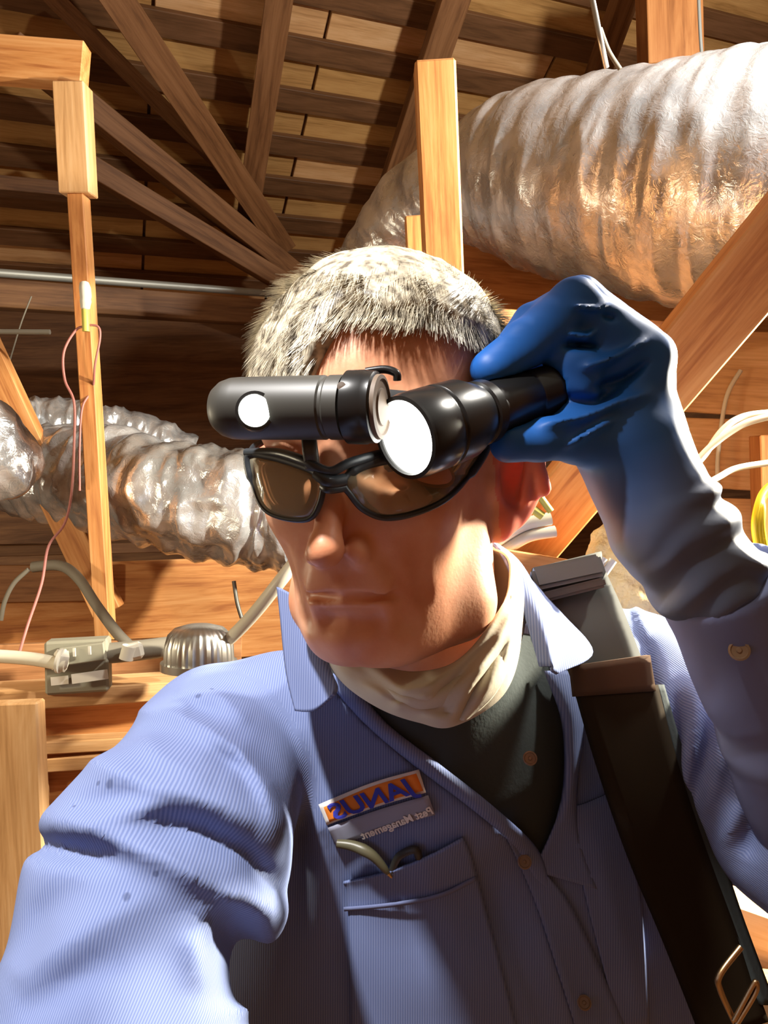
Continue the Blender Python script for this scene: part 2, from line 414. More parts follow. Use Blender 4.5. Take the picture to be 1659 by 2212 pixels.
def B(name, a, b, wid, dep, m, label, cat='beam', side=(1, 0, 0), **kw): return beam(name, px(*a), px(*b), wid, dep, W[m], label, cat, side, **kw)
g = 'rafters fanning under the roof sheathing'
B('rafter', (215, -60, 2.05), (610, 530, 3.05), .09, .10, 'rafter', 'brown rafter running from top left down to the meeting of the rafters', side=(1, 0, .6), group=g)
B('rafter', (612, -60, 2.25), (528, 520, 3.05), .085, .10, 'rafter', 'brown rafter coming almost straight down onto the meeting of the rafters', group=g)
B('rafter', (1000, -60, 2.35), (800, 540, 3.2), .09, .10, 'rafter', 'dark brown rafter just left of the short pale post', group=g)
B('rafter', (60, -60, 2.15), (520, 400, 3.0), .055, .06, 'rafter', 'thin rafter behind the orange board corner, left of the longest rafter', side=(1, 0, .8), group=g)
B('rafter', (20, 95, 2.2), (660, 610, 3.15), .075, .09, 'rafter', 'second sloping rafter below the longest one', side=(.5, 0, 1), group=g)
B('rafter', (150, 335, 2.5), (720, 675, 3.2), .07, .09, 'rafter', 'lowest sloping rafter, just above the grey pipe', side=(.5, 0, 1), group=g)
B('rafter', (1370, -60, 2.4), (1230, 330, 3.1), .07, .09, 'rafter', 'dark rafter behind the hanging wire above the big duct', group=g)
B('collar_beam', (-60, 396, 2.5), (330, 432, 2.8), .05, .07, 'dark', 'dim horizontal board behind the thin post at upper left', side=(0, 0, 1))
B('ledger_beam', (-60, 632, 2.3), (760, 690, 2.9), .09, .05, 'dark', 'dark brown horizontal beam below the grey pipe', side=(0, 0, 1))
# left frame of timber
B('header_board', (-60, 125, 1.5), (186, 145, 1.5), .085, .04, 'orange', 'orange-brown board across the upper left corner', 'board', side=(0, 0, 1))
B('post_block', (157, 185, 1.49), (170, 423, 1.52), .062, .05, 'pale', 'pale wooden block hanging under the orange board corner', 'block')
B('post', (170, 424, 1.52), (230, 1400, 1.58), .033, .04, 'orange', 'thin orange wooden post with pink wire looped on it', 'post')
B('brace', (-60, 690, 1.75), (235, 1320, 1.82), .07, .04, 'orange', 'diagonal brown brace leaning into the thin post at left', 'brace', side=(1, 0, .4))
B('short_post', (938, 140, 1.15), (1005, 1700, 1.36), .063, .05, 'orange', 'short pale sawn-off post standing behind the head', 'post', bev=.004)
B('tall_post', (1442, -80, 2.0), (1448, 150, 2.03), .15, .09, 'deep', 'wide post at the top edge above the big duct', 'post')
B('cripple_stud', (905, 470, 1.3), (912, 600, 1.32), .05, .05, 'orange', 'orange stud stub behind the short pale post', 'stud')
B('cross_beam', (905, 585, 1.85), (1660, 655, 2.0), .22, .05, 'deep', 'orange horizontal beam under the big foil duct', side=(0, 0, 1))
B('lower_cross_beam', (640, 680, 1.42), (1500, 740, 1.60), .07, .05, 'deep', 'brown beam behind the head and the raised glove', side=(0, 0, 1))
B('diagonal_brace', (1840, 330, .84), (930, 1425, 1.21), .088, .04, 'orange', 'bright orange diagonal brace passing behind the raised forearm', 'brace', side=(1, .25, -.9), bev=.003)
# right background
for i, (y, h) in enumerate(((800, .19), (975, .16), (1150, .17))):
    B('wall_board', (1440, y, 1.75), (1820, y+18, 1.62), h, .02, 'pale', ('upper pale', 'middle orange', 'lowest orange')[i]+' board of the wall behind the white cables', 'board', side=(0, 0, 1))
B('stud', (1655, 940, 1.55), (1668, 1420, 1.58), .05, .05, 'orange', 'upright stud at the right edge behind the yellow cable', 'stud')
B('corner_beam', (680, 1160, .98), (1300, 1265, 1.02), .055, .05, 'orange', 'orange beam end just behind the shirt collar', side=(0, 0, 1))
# lower left: wall of boards, long beam, panels
B('wall_panel', (-60, 1345, 2.0), (700, 1300, 2.3), .30, .02, 'orange', 'broad orange board wall behind the grey cable tube', 'board', side=(0, 0, 1))
B('sill_board', (-60, 1190, 2.1), (560, 1175, 2.3), .03, .14, 'dark', 'dark ledge under the foil ducts', 'board', side=(0, 0, 1))
B('wall_panel', (-60, 1262, 1.97), (240, 1258, 2.05), .10, .02, 'brown', 'small brown board left of the thin post foot', 'board', side=(0, 0, 1))
B('middle_board', (-60, 1455, 1.32), (520, 1425, 1.5), .10, .02, 'brown', 'brown board directly above the long pale beam', 'board', side=(0, 0, 1))
B('plate_beam', (-60, 1508, 1.25), (520, 1470, 1.42), .032, .10, 'pale', 'long pale horizontal beam at lower left', side=(0, 0, 1))
B('lower_board', (-60, 1560, 1.3), (420, 1535, 1.4), .075, .02, 'orange', 'orange board under the long pale beam', 'board', side=(0, 0, 1))
B('ledge_strip', (60, 1612, 1.28), (420, 1592, 1.36), .022, .04, 'pale', 'thin pale strip above the orange panel', 'strip', side=(0, 0, 1))
B('upright_board', (18, 1515, 1.18), (48, 2240, 1.18), .105, .03, 'pale', 'wide pale upright board at the lower left edge', 'board', bev=.003)
pn = empty('cupboard_panel', px(190, 1760, 1.3), 'orange framed panel beside the pale upright board', 'panel')
B('field', (60, 1790, 1.31), (420, 1770, 1.34), .30, .01, 'orange', None, None, side=(0, 0, 1), parent=pn)
B('stile', (82, 1650, 1.29), (105, 1990, 1.29), .026, .02, 'pale', None, None, parent=pn); B('rail', (85, 1652, 1.285), (420, 1630, 1.33), .024, .02, 'pale', None, None, side=(0, 0, 1), parent=pn)
# bottom right background
B('floor_joist', (1500, 2010, 1.0), (1800, 2120, .95), .13, .06, 'pale', 'pale joist seen under the raised elbow', 'joist', side=(0, 0, 1))
B('floor_joist', (1480, 2230, .9), (1800, 2260, .9), .14, .06, 'ply', 'yellowish board at the bottom right corner beside the strap', 'board', side=(0, 0, 1))

# ------------------------------------------------------------------ ducts
def duct(name, ctrl, rad, label, seed=0, nseg=24, n=16, amp=1.0, ringf=40, group='foil wrapped air ducts'):
    P = catmull([px(*c[:3]) for c in ctrl], n); Rr = catmull(np.array([[r, 0, 0] for r in rad]), n)[:, 0]
    seg = 120; fine = catmull(P, 3); Rf = np.interp(np.linspace(0, 1, len(fine)), np.linspace(0, 1, len(Rr)), Rr)
    nn = len(fine); th = np.arange(seg)*2*math.pi/seg; ln = np.concatenate([[0], np.cumsum(np.linalg.norm(np.diff(fine, axis=0), axis=1))])
    S, T = np.meshgrid(ln, th, indexing='ij'); c, s = np.cos(T), np.sin(T)
    q = np.stack([S*9, c*1.4+seed*7.3, s*1.4], -1).reshape(-1, 3); q2 = np.stack([S*ringf, c*1.6+seed, s*1.6], -1).reshape(-1, 3); q3 = np.stack([S*85, c*6, s*6+seed], -1).reshape(-1, 3)
    d = (vnoise(q)*.03-np.abs(vnoise(q2+.0))*.028+vnoise(q3)*.0055).reshape(S.shape)*amp
    d += .004*np.sin(S*2*math.pi/.07+1.2*np.sin(T*2))*amp
    T_ = np.gradient(fine, axis=0); T_ /= np.linalg.norm(T_, axis=1)[:, None]; a = np.cross(T_, np.array([0, 1, .3])); a /= np.linalg.norm(a, axis=1)[:, None]; b = np.cross(T_, a)
    V = fine[:, None]+(Rf[:, None]+d)[..., None]*(c[..., None]*a[:, None]+s[..., None]*b[:, None])
    idx = np.arange(nn*seg).reshape(nn, seg)
    Fc = np.stack([idx[:-1], np.roll(idx[:-1], -1, 1), np.roll(idx[1:], -1, 1), idx[1:]], -1).reshape(-1, 4)
    o = np_mesh(name, V.reshape(-1, 3), Fc, FOIL)
    return tag(o, label, 'duct', group)
duct('foil_duct', [(720, 760, 2.1), (800, 610, 2.0), (890, 470, 1.9), (985, 412, 1.82), (1090, 390, 1.74), (1250, 392, 1.62), (1450, 402, 1.50), (1700, 402, 1.38), (2100, 404, 1.25)],
     [.10, .11, .12, .13, .172, .206, .225, .236, .24], 'huge shining foil duct at upper right, bending down behind the short post', 1, amp=.55, ringf=26)
duct('foil_duct', [(640, 1110, 1.75), (560, 1100, 1.75), (450, 1085, 1.72), (300, 1060, 1.75), (160, 1030, 1.85), (20, 1010, 1.95)], [.14, .14, .135, .135, .12, .11], 'crumpled foil duct behind the left temple of the man', 2, ringf=24, amp=1.35)
duct('foil_duct', [(400, 1010, 2.25), (280, 960, 2.2), (160, 935, 2.15), (60, 930, 2.1), (-60, 930, 2.0)], [.10, .10, .095, .09, .09], 'farther foil duct rising behind the thin post', 3, ringf=45)
duct('foil_duct', [(-160, 960, 1.4), (-60, 985, 1.42), (0, 1010, 1.45), (34, 1030, 1.5)], [.11, .11, .088, .03], 'foil duct end poking in at the left edge', 4)
# ------------------------------------------------------------------ pipes, cables, boxes
def cable(name, pts, r, m, label, cat='cable', group=None, n=10, seg=8): return tag(tube(name, catmull([px(*p) for p in pts], n), r, m, seg=seg), label, cat, group)
PIPEG = mat('grey_conduit', (.23, .235, .22), .45, .4); PINK = mat('pink_wire', (.42, .16, .14), .5); TUBEG = mat('grey_sleeving', (.22, .20, .16), .7)
CREAM = mat('cream_cable', (.72, .68, .55), .45); YEL = mat('yellow_cable', (.85, .62, .02), .4); YEL2 = mat('yellow_green_sheath', (.55, .52, .12), .5)
cable('conduit_pipe', [(-60, 585, 2.0), (300, 612, 2.25), (700, 643, 2.5)], .012, PIPEG, 'long grey pipe crossing behind the head from the left edge', 'pipe')
cable('pink_wire', [(188, 706, 1.49), (165, 712, 1.49), (138, 760, 1.48), (140, 820, 1.48), (160, 870, 1.48), (160, 960, 1.48), (155, 1060, 1.47), (140, 1130, 1.45), (105, 1180, 1.42), (90, 1260, 1.38), (60, 1350, 1.32), (42, 1410, 1.3)], .0026, PINK, 'pink wire looping left of the thin post and hanging down', 'wire')
cable('pink_wire', [(192, 702, 1.49), (212, 706, 1.49), (216, 730, 1.49), (205, 790, 1.5), (200, 840, 1.53), (178, 880, 1.52), (172, 960, 1.52), (172, 1060, 1.52)], .0024, PINK, 'shorter pink wire loop right of the thin post', 'wire')
fx = empty('wire_joint', px(184, 650, 1.49), 'white taped wire joint on the thin orange post', 'joint')
tube('connector', catmull([px(182, 612, 1.49), px(185, 640, 1.485), px(184, 668, 1.49)], 6), [.009, .010, .011, .012, .012, .012, .012, .011, .012, .011, .010, .010, .007], WHITEP, fx, seg=8)
tube('yellow_sleeve', catmull([px(184, 668, 1.49), px(185, 690, 1.488), px(186, 716, 1.49)], 4), .0075, YEL2, fx, seg=8)
cable('cable_tube', [(70, 1225, 1.5), (130, 1222, 1.5), (170, 1250, 1.5), (210, 1310, 1.47), (255, 1370, 1.42), (290, 1405, 1.4)], .011, TUBEG, 'thick grey sleeved cable curving down to the metal box', 'cable')
cable('drop_cable', [(62, 1230, 1.6), (30, 1260, 1.6), (10, 1300, 1.6), (2, 1340, 1.6)], .005, TUBEG, 'thin grey cable drooping at the left edge', 'cable')
cable('drop_cable', [(505, 1255, 1.8), (512, 1300, 1.8), (522, 1335, 1.8)], .005, PIPEG, 'short grey cable left of the blue collar', 'cable')
cable('hanging_wire', [(1272, -40, 1.1), (1288, 40, 1.1), (1298, 90, 1.1), (1310, 146, 1.12)], .0045, STEEL, 'thin metal hanger wire above the big duct', 'wire')
cable('hanging_wire', [(1297, 62, 1.3), (1315, 110, 1.3), (1340, 150, 1.3)], .004, TUBEG, 'dark wire strand leaving the metal hanger wire', 'wire')
cable('hanging_wire', [(1508, -40, 1.7), (1512, 60, 1.7), (1516, 120, 1.7)], .004, PIPEG, 'grey wire right of the wide top post', 'wire')
cable('spare_tube', [(-60, 716, 1.7), (108, 717, 1.7)], .006, TUBEG, 'short pale green rod end at the left edge', 'rod')
cable('hanger_string', [(68, 640, 2.1), (45, 700, 2.1), (18, 790, 2.1)], .0022, TUBEG, 'thin dim string hanging left of the thin post', 'string')
cable('flexible_conduit', [(640, 1210, 1.15), (600, 1262, 1.15), (545, 1330, 1.18), (490, 1385, 1.22), (440, 1420, 1.28)], .0105, CREAM, 'cream ribbed conduit sloping behind the blue collar', 'conduit')
cable('thick_cable', [(-80, 1418, 1.2), (0, 1418, 1.2), (80, 1425, 1.2), (142, 1438, 1.2)], .011, CREAM, 'thick white cable running from the left edge into the metal box', 'cable')
cable('metal_conduit', [(190, 1415, 1.27), (300, 1405, 1.29), (400, 1392, 1.32)], .018, TUBEG, 'grey-green metal trunking beside the switch box', 'trunking')
bx = empty('junction_box', px(170, 1450, 1.25), 'grey metal junction box with two white labels on the lower left wall', 'box')
GG = mat('box_grey_green', (.27, .26, .20), .55)
beam('housing', px(102, 1440, 1.26), px(238, 1432, 1.28), .09, .04, GG, side=(0, 0, 1), parent=bx, bev=.004)
beam('cover', px(130, 1418, 1.235), px(228, 1405, 1.25), .03, .02, GG, side=(0, 0, 1), parent=bx)
beam('label_plate', px(110, 1472, 1.235), px(148, 1468, 1.24), .014, .002, WHITEP, side=(0, 0, 1), parent=bx, bev=0); beam('label_plate', px(155, 1467, 1.235), px(233, 1456, 1.245), .016, .002, WHITEP, side=(0, 0, 1), parent=bx, bev=0)
for a in ((160, 1408), (193, 1404)): beam('screw', px(a[0], a[1]-8, 1.225), px(a[0]+1, a[1]+10, 1.225), .004, .003, WHITEP, parent=bx, bev=0)
cl = empty('cable_clamp', px(288, 1410, 1.27), 'white knuckled cable clamp right of the junction box', 'clamp')
beam('body', px(268, 1412, 1.25), px(310, 1402, 1.26), .028, .025, WHITEP, side=(0, 0, 1), parent=cl, bev=.006); tube('collar', catmull([px(272, 1424, 1.245), px(280, 1395, 1.245)], 2), .012, WHITEP, cl)
cg = empty('cable_gland', px(135, 1435, 1.2), 'white cable gland on the left of the junction box', 'gland')
tube('nut', [px(118, 1425, 1.2), px(143, 1428, 1.21)], .017, WHITEP, cg, seg=6); tube('ring', [px(128, 1427, 1.2), px(134, 1428, 1.2)], .020, WHITEP, cg, seg=16)
# foil cap of a ceiling fixture
def lathe(name, c, ax, prof, m, parent=None, seg=40, disp=None, sharp=35, cap=True):
    """profile of (distance along axis, radius)"""
    ax = np.array(ax, float); ax /= np.linalg.norm(ax); a = np.cross(ax, [0, 0, 1.]); 
    if np.linalg.norm(a) < .1: a = np.cross(ax, [1., 0, 0])
    a /= np.linalg.norm(a); b = np.cross(ax, a); V = []; Fc = []
    for i, (t, r) in enumerate(prof):
        for j in range(seg):
            th = 2*math.pi*j/seg; rr = r*(1+(disp(i, th) if disp else 0)); V.append(np.asarray(c)+ax*t+rr*(math.cos(th)*a+math.sin(th)*b))
    for i in range(len(prof)-1):
        for j in range(seg): Fc.append((i*seg+j, i*seg+(j+1) % seg, (i+1)*seg+(j+1) % seg, (i+1)*seg+j))
    if cap and prof[0][1] > 1.1e-5: Fc.append(tuple(range(seg))[::-1])
    if cap and prof[-1][1] > 1.1e-5: Fc.append(tuple((len(prof)-1)*seg+j for j in range(seg)))
    o = mesh(name, V, Fc, m, parent); flat_sharp(o, sharp); return o
cp = empty('foil_fixture', px(428, 1430, 1.25), 'shiny ribbed metal dome beside the shoulder on the pale beam', 'fixture')
lathe('dome', px(430, 1420, 1.22), (0, 0, 1), [(-.01, .056), (0, .056), (.02, .055), (.038, .050), (.048, .04), (.054, .02), (.055, .0001)], STEEL, cp, seg=96, disp=lambda i, t: .02*math.sin(t*30))
lathe('rim', px(430, 1428, 1.22), (0, 0, 1), [(-.012, .058), (-.012, .062), (0, .062), (0, .058)], STEEL, cp)
# right-hand cables
gc = 'white cables behind the raised forearm'
cable('white_cable', [(1470, 1040, 1.05), (1520, 985, 1.05), (1560, 930, 1.05), (1600, 902, 1.05), (1660, 892, 1.05), (1760, 890, 1.05)], .0048, CREAM, 'uppermost white cable arching to the right edge', group=gc)
cable('white_cable', [(1480, 1030, 1.0), (1530, 970, 1.0), (1590, 925, 1.0), (1640, 905, 1.0), (1740, 885, 1.0)], .0048, CREAM, 'second white cable crossing just below the uppermost one', group=gc)
cable('white_cable', [(1500, 1060, 1.1), (1550, 1032, 1.1), (1590, 1012, 1.1), (1660, 1000, 1.1), (1750, 990, 1.1)], .0048, CREAM, 'lowest white cable reaching the right edge', group=gc)
cable('white_cable', [(1600, 800, 1.66), (1572, 850, 1.66), (1558, 920, 1.66), (1550, 1000, 1.66), (1552, 1060, 1.66)], .005, CREAM, 'pale cable hanging straight down behind the other cables', group=gc)
for i in range(3):
    cable('yellow_cable', [(1690-i*8, 1030+i*8, .95), (1652-i*3, 1060+i*8, .94), (1636+i*5, 1100, .93), (1632+i*7, 1150, .93), (1650+i*6, 1230, .95)], .0048, YEL, ('outermost', 'middle', 'innermost')[i]+' loop of yellow cable at the right edge', group='yellow cable loops')
for i, (a, b) in enumerate((((1040, 1155), (1150, 1075)), ((1065, 1175), (1190, 1120)), ((1080, 1195), (1200, 1148)))):
    cable('pale_cable', [(a[0], a[1], 1.0), ((a[0]+b[0])/2, (a[1]+b[1])/2-12, 1.0), (b[0], b[1], 1.0)], .010-.001*i, WHITEP, ('upper', 'middle', 'lower')[i]+' thick pale cable behind the earlobe', group='pale cables behind the ear')
cable('green_sheath', [(1085, 1050, .98), (1130, 1085, .98), (1172, 1115, .98)], .0058, YEL2, 'yellow-green cable end behind the ear, nearer the ear', group='yellow-green cable ends')
cable('green_sheath', [(1145, 1010, .98), (1160, 1060, .98), (1190, 1105, .98)], .0048, YEL2, 'yellow-green cable end behind the ear, farther from the ear', group='yellow-green cable ends')
cable('dark_wires', [(1140, 1010, .95), (1170, 985, .95), (1210, 960, .95)], .006, PIPEG, 'grey wire between the ear and the glove', 'wire')
for i in range(2): cable('white_lead', [(1262+i*24, 1268-i*4, .9), (1285+i*24, 1235-i*2, .9), (1305+i*20, 1205+i*5, .9)], .005, WHITEP, ('left', 'right')[i]+' white lead sticking up behind the shoulder strap', 'lead', group='white leads behind the strap')
INS = mat('insulation_batt', (.92, .72, .38), .95); cloth_noise(INS, 60, 1, .01)
def ins_sdf(P):
    d = smin(ell(P, px(1345, 1230, .98), (.05, .04, .07)), ell(P, px(1400, 1290, .96), (.05, .04, .06)), .03); d = smin(d, ell(P, px(1250, 1380, .99), (.12, .05, .06)), .03)
    return d+vnoise(P*70)*.012
_V, _F = surf(ins_sdf, axis((.10, .45, .005)), axis((.88, 1.08, .005)), axis((-.26, .03, .005)), proj=0)
tag(np_mesh('insulation_batt', _V, _F, INS), 'yellow fibrous insulation between strap and raised glove', 'insulation')
# ================================================================== THE MAN
floor_pt = M.inverted() @ Vector(((M @ Vector((.03, .68, 0))).x, (M @ Vector((.03, .68, 0))).y, 0))
man = empty('person', floor_pt, 'man in blue work shirt, beige neck gaiter and blue glove holding up a lit flashlight', 'person')
# ---- head frame: x to the photo's right, u up, f out of the face
PSI, TH, PHI = math.radians(20), math.radians(7), math.radians(2)
HC = px(832, 985, .492)
fw = np.array([-math.sin(PSI), -math.cos(PSI), 0]); rt = np.array([math.cos(PSI), -math.sin(PSI), 0]); up = np.array([0, 0, 1.])
fw, up = fw*math.cos(TH)-up*math.sin(TH), up*math.cos(TH)+fw*math.sin(TH)
Rl = np.array(Matrix.Rotation(-PHI, 3, Vector((0, 1, 0)))); fw, up, rt = Rl @ fw, Rl @ up, Rl @ rt
HR = np.stack([rt, up, fw], 1)          # columns
def toH(P): return (P-HC) @ HR
def frH(p): return HC+HR @ np.asarray(p, float)
def frHs(P): return HC+np.asarray(P, float) @ HR.T
mm = lambda *a: np.array(a)*.001
def head_h(Q):
    A = Q.copy(); A[:, 0] = np.abs(Q[:, 0])     # mirrored half
    d = ell(Q, mm(0, 40, -14), mm(76, 84, 94))
    d = smin(d, ell(Q, mm(0, 28, 22), mm(63, 66, 63)), .02)
    d = smin(d, ell(Q, mm(0, -42, 29), mm(57, 76, 60)), .03)
    d = smin(d, cap(A, mm(47, -99, 16), mm(20, -104, 56), .019, .018), .03)
    d = smin(d, cap(A, mm(54, -5, -10), mm(47, -92, 8), .012, .018), .025)
    d = smin(d, sph(Q, mm(0, -102, 67), .0165), .018)
    d = smin(d, cap(A, mm(8, 24, 84), mm(44, 22, 66), .008, .007), .016)      # brow
    d = smax(d, -sph(A, mm(32, 3, 96), .019), .014)                         # socket
    d = smin(d, sph(A, mm(38, -24, 58), .018), .022)                        # cheekbone
    d = smin(d, sph(A, mm(32, 2, 69), .0145), .004)                         # lids
    d = smin(d, cap(Q, mm(0, 14, 82), mm(0, -42, 104), .0060, .0082), .009)  # nose
    d = smin(d, sph(Q, mm(0, -44, 107), .0098), .005)
    d = smin(d, sph(A, mm(12.5, -48, 90), .0080), .005)
    d = smax(d, -sph(A, mm(6.5, -55.5, 97), .0040), .003)
    d = smin(d, ell(Q, mm(0, -72, 71), mm(30, 19, 15)), .014)               # muzzle
    d = smin(d, cap(A, mm(0, -70.5, 84.5), mm(22, -73, 75), .0042, .0025), .004)
    d = smin(d, cap(A, mm(0, -78.5, 83.5), mm(19, -77.5, 76), .0052, .003), .004)
    d = smax(d, -cap(A, mm(0, -74, 91.5), mm(27, -75.5, 78), .0032, .0026), .0025)
    d = smax(d, -cap(Q, mm(0, -55, 92), mm(0, -61, 90), .0022), .004)
    d = smax(d, -cap(A, mm(22, -44, 90), mm(35, -72, 79), .0020, .0022), .008)     # nasolabial fold
    d = smax(d, -cap(A, mm(14, -89, 84), mm(0, -88, 88), .004), .010)
    d = smax(d, -cap(A, mm(36, -74, 79), mm(33, -92, 76), .002), .012)
    d = smax(d, -cap(A, mm(44, -50, 76), mm(42, -78, 68), .0015), .010)
    d = smax(d, -cap(A, mm(24, -10, 88), mm(40, -16, 74), .0012), .006)
    # ear
    E = (A-mm(61, -24, -8))/1.15; ce, se = math.cos(.85), math.sin(.85)
    ex = E[:, 0]*ce+E[:, 2]*se; ef = -E[:, 0]*se+E[:, 2]*ce; eu = E[:, 1]
    e = np.stack([ex-eu*.22, eu+ef*.10, ef], 1)
    o_ = ell(e, mm(8, 3, -17), mm(6.5, 33, 20))
    o_ = smax(o_, -ell(e, mm(15.5, 7, -17), mm(9.5, 23, 13)), .003)
    o_ = smin(o_, cap(e, mm(13, 24, -22), mm(13, -8, -34), .0042), .003)
    o_ = smin(o_, cap(e, mm(12, 26, -10), mm(13, 24, -24), .0036), .003)
    o_ = smin(o_, ell(e, mm(9, -24, -9), mm(5.5, 10, 9)), .005)
    o_ = smin(o_, ell(e, mm(10, 0, -1), mm(4, 7, 5)), .003)
    o_ = smin(o_, cap(e, mm(11.5, 12, -24), mm(12, -12, -22), .0028), .003)
    d = smin(d, o_*1.1, .005)
    return d
def neck(P):
    d = cap(P, px(905, 1180, .56), px(940, 1560, .63), .055, .058)
    return d
def arms_in(P):
    d = cap(P, SHL, ML_, .045, .045); d = smin(d, cap(P, ML_, EL_, .045, .038), .02); d = smin(d, cap(P, EL_, WL_, .036, .025), .02)
    d = smin(d, cap(P, SHR, ELR, .047, .040), .02); d = smin(d, cap(P, ELR, WRR, .036, .025), .02)
    return d
SHL, ML_, EL_, WL_ = px(472, 1650, .60), px(350, 1890, .475), np.array([-.155, .34, -.36]), np.array([-.075, .10, -.26])
SHR, ELR, WRR = px(1370, 1500, .67), px(1830, 1850, .53), px(1400, 1030, .46)
CH = px(960, 2050, .70)
def torso(P, r=0):
    d = ell(P, CH, (.185+r, .118+r, .30))
    d = smin(d, cap(P, px(480, 1585, .63), px(1360, 1475, .69), .058+r), .06)
    d = smin(d, cap(P, px(1290, 1750, .70), px(1420, 2400, .70), .085+r, .10+r), .05)
    d = smin(d, cap(P, px(690, 1800, .69), px(600, 2350, .70), .095+r, .11+r), .05)
    d = smin(d, cap(P, CH+np.array([.03, .03, -.2]), CH+np.array([.03, .03, -.42]), .12+r, .125+r), .08)
    d = smin(d, cap(P, px(900, 1400, .62), px(930, 1600, .65), .060+r, .10+r), .05)
    return d
HIP = CH+np.array([.03, .03, -.42]); FZ = floor_pt[2]
def legs(P, r=0):
    d = ell(P, HIP+np.array([0, 0, -.06]), (.155+r, .115+r, .12))
    for s in (-1, 1):
        k = np.array([HIP[0]+s*.10, HIP[1], (HIP[2]-.1+FZ)/2+.02]); f = np.array([HIP[0]+s*.12-.03, HIP[1]+.03, FZ+.06])
        d = smin(d, cap(P, HIP+np.array([s*.08, 0, -.12]), k, .082+r, .058+r), .03); d = smin(d, cap(P, k, f, .056+r, .042+r), .02)
        d = smin(d, cap(P, f-[0, 0, .02], f+np.array([s*.02, -.15, -.025]), .035+r, .03+r), .02)
    return d
def body_sdf(P):
    d = head_h(toH(P)) if True else 0
    n = neck(P); d = smin(d, n, .018)
    t = np.full(len(P), 1.); low = P[:, 2] < -.02
    if low.any():
        Q = P[low]; b = torso(Q, -.022); b = smin(b, arms_in(Q), .02); b = smin(b, legs(Q, -.008), .03); t[low] = b
    return smin(d, t, .03)
hb = lambda s: None
V_, F_ = surf(body_sdf, axis((-.34, -.10, .010), (-.10, .115, .0019), (.115, .46, .010)), axis((.08, .36, .010), (.36, .60, .0021), (.60, .92, .011)), axis((FZ-.01, -.62, .02), (-.62, -.15, .010), (-.15, .20, .0019)), proj=2)
body = np_mesh('body', V_, F_, [SKIN, EARSKIN], man)
_c = np.zeros(len(F_)*3); body.data.polygons.foreach_get('center', _c); _q = toH(_c.reshape(-1, 3))
_e = (np.abs(_q[:, 0]) > .073) & (_q[:, 2] < .012) & (_q[:, 1] > -.08) & (_q[:, 1] < .03)
body.data.polygons.foreach_set('material_index', _e.astype(np.int32))
# ---- eyes
EYE = mat('eye_white', (.6, .55, .5), .25); IRIS = mat('eye_iris', (.10, .06, .03), .2)
for s in (-1, 1):
    c = mm(32*s, 1.2, 71); pr = [(-.0125*math.cos(a), .0125*math.sin(a)+1e-5) for a in np.linspace(0, math.pi, 14)]
    o = lathe('eye', frH(c), HR @ np.array([-.25, -.35, 1]), pr, EYE, man, seg=24); o.data.materials.append(IRIS)
    for p in o.data.polygons:
        if p.index//24 >= 10: p.material_index = 1
# ---- hair: a dense short coat with tufts
def hairline(Q):      # >0 inside the haired area, Q in head coordinates
    x, u, f = Q[:, 0], Q[:, 1], Q[:, 2]
    front = .080-.042*np.clip((.014-x)/.030, 0, 1)**1.3-.010*np.clip((x-.045)/.02, 0, 1)*1.6+.004*np.sin(x*130)            # hair starts above this height in front
    side = -.012-f*.25
    lim = np.where(f > .02, front, np.where(f > -.02, side+(front-side)*np.clip((f+.02)/.04, 0, 1), -.05+0*f))
    return u-lim
def hair_sdf(P):
    Q = toH(P); d = ell(Q, mm(0, 40, -14), mm(76, 84, 94)); d = smin(d, ell(Q, mm(0, 28, 22), mm(66, 66, 64)), .02)
    hl = hairline(Q); n = vnoise(Q*np.array([300, 300, 110]))*.0015+vnoise(Q*60)*.003
    th = .0075*np.clip(hl/.012, -1, 1)+.004*np.clip((Q[:, 1]-.06)/.05, 0, 1)
    return smax(d-th-n, -(hl+.002), .002)
V_, F_ = surf(hair_sdf, axis((-.11, .12, .0024)), axis((.36, .62, .0026)), axis((-.06, .20, .0024)), proj=0)
hair = np_mesh('hair', V_, F_, HAIRM, man)
rs = np.random.RandomState(5)
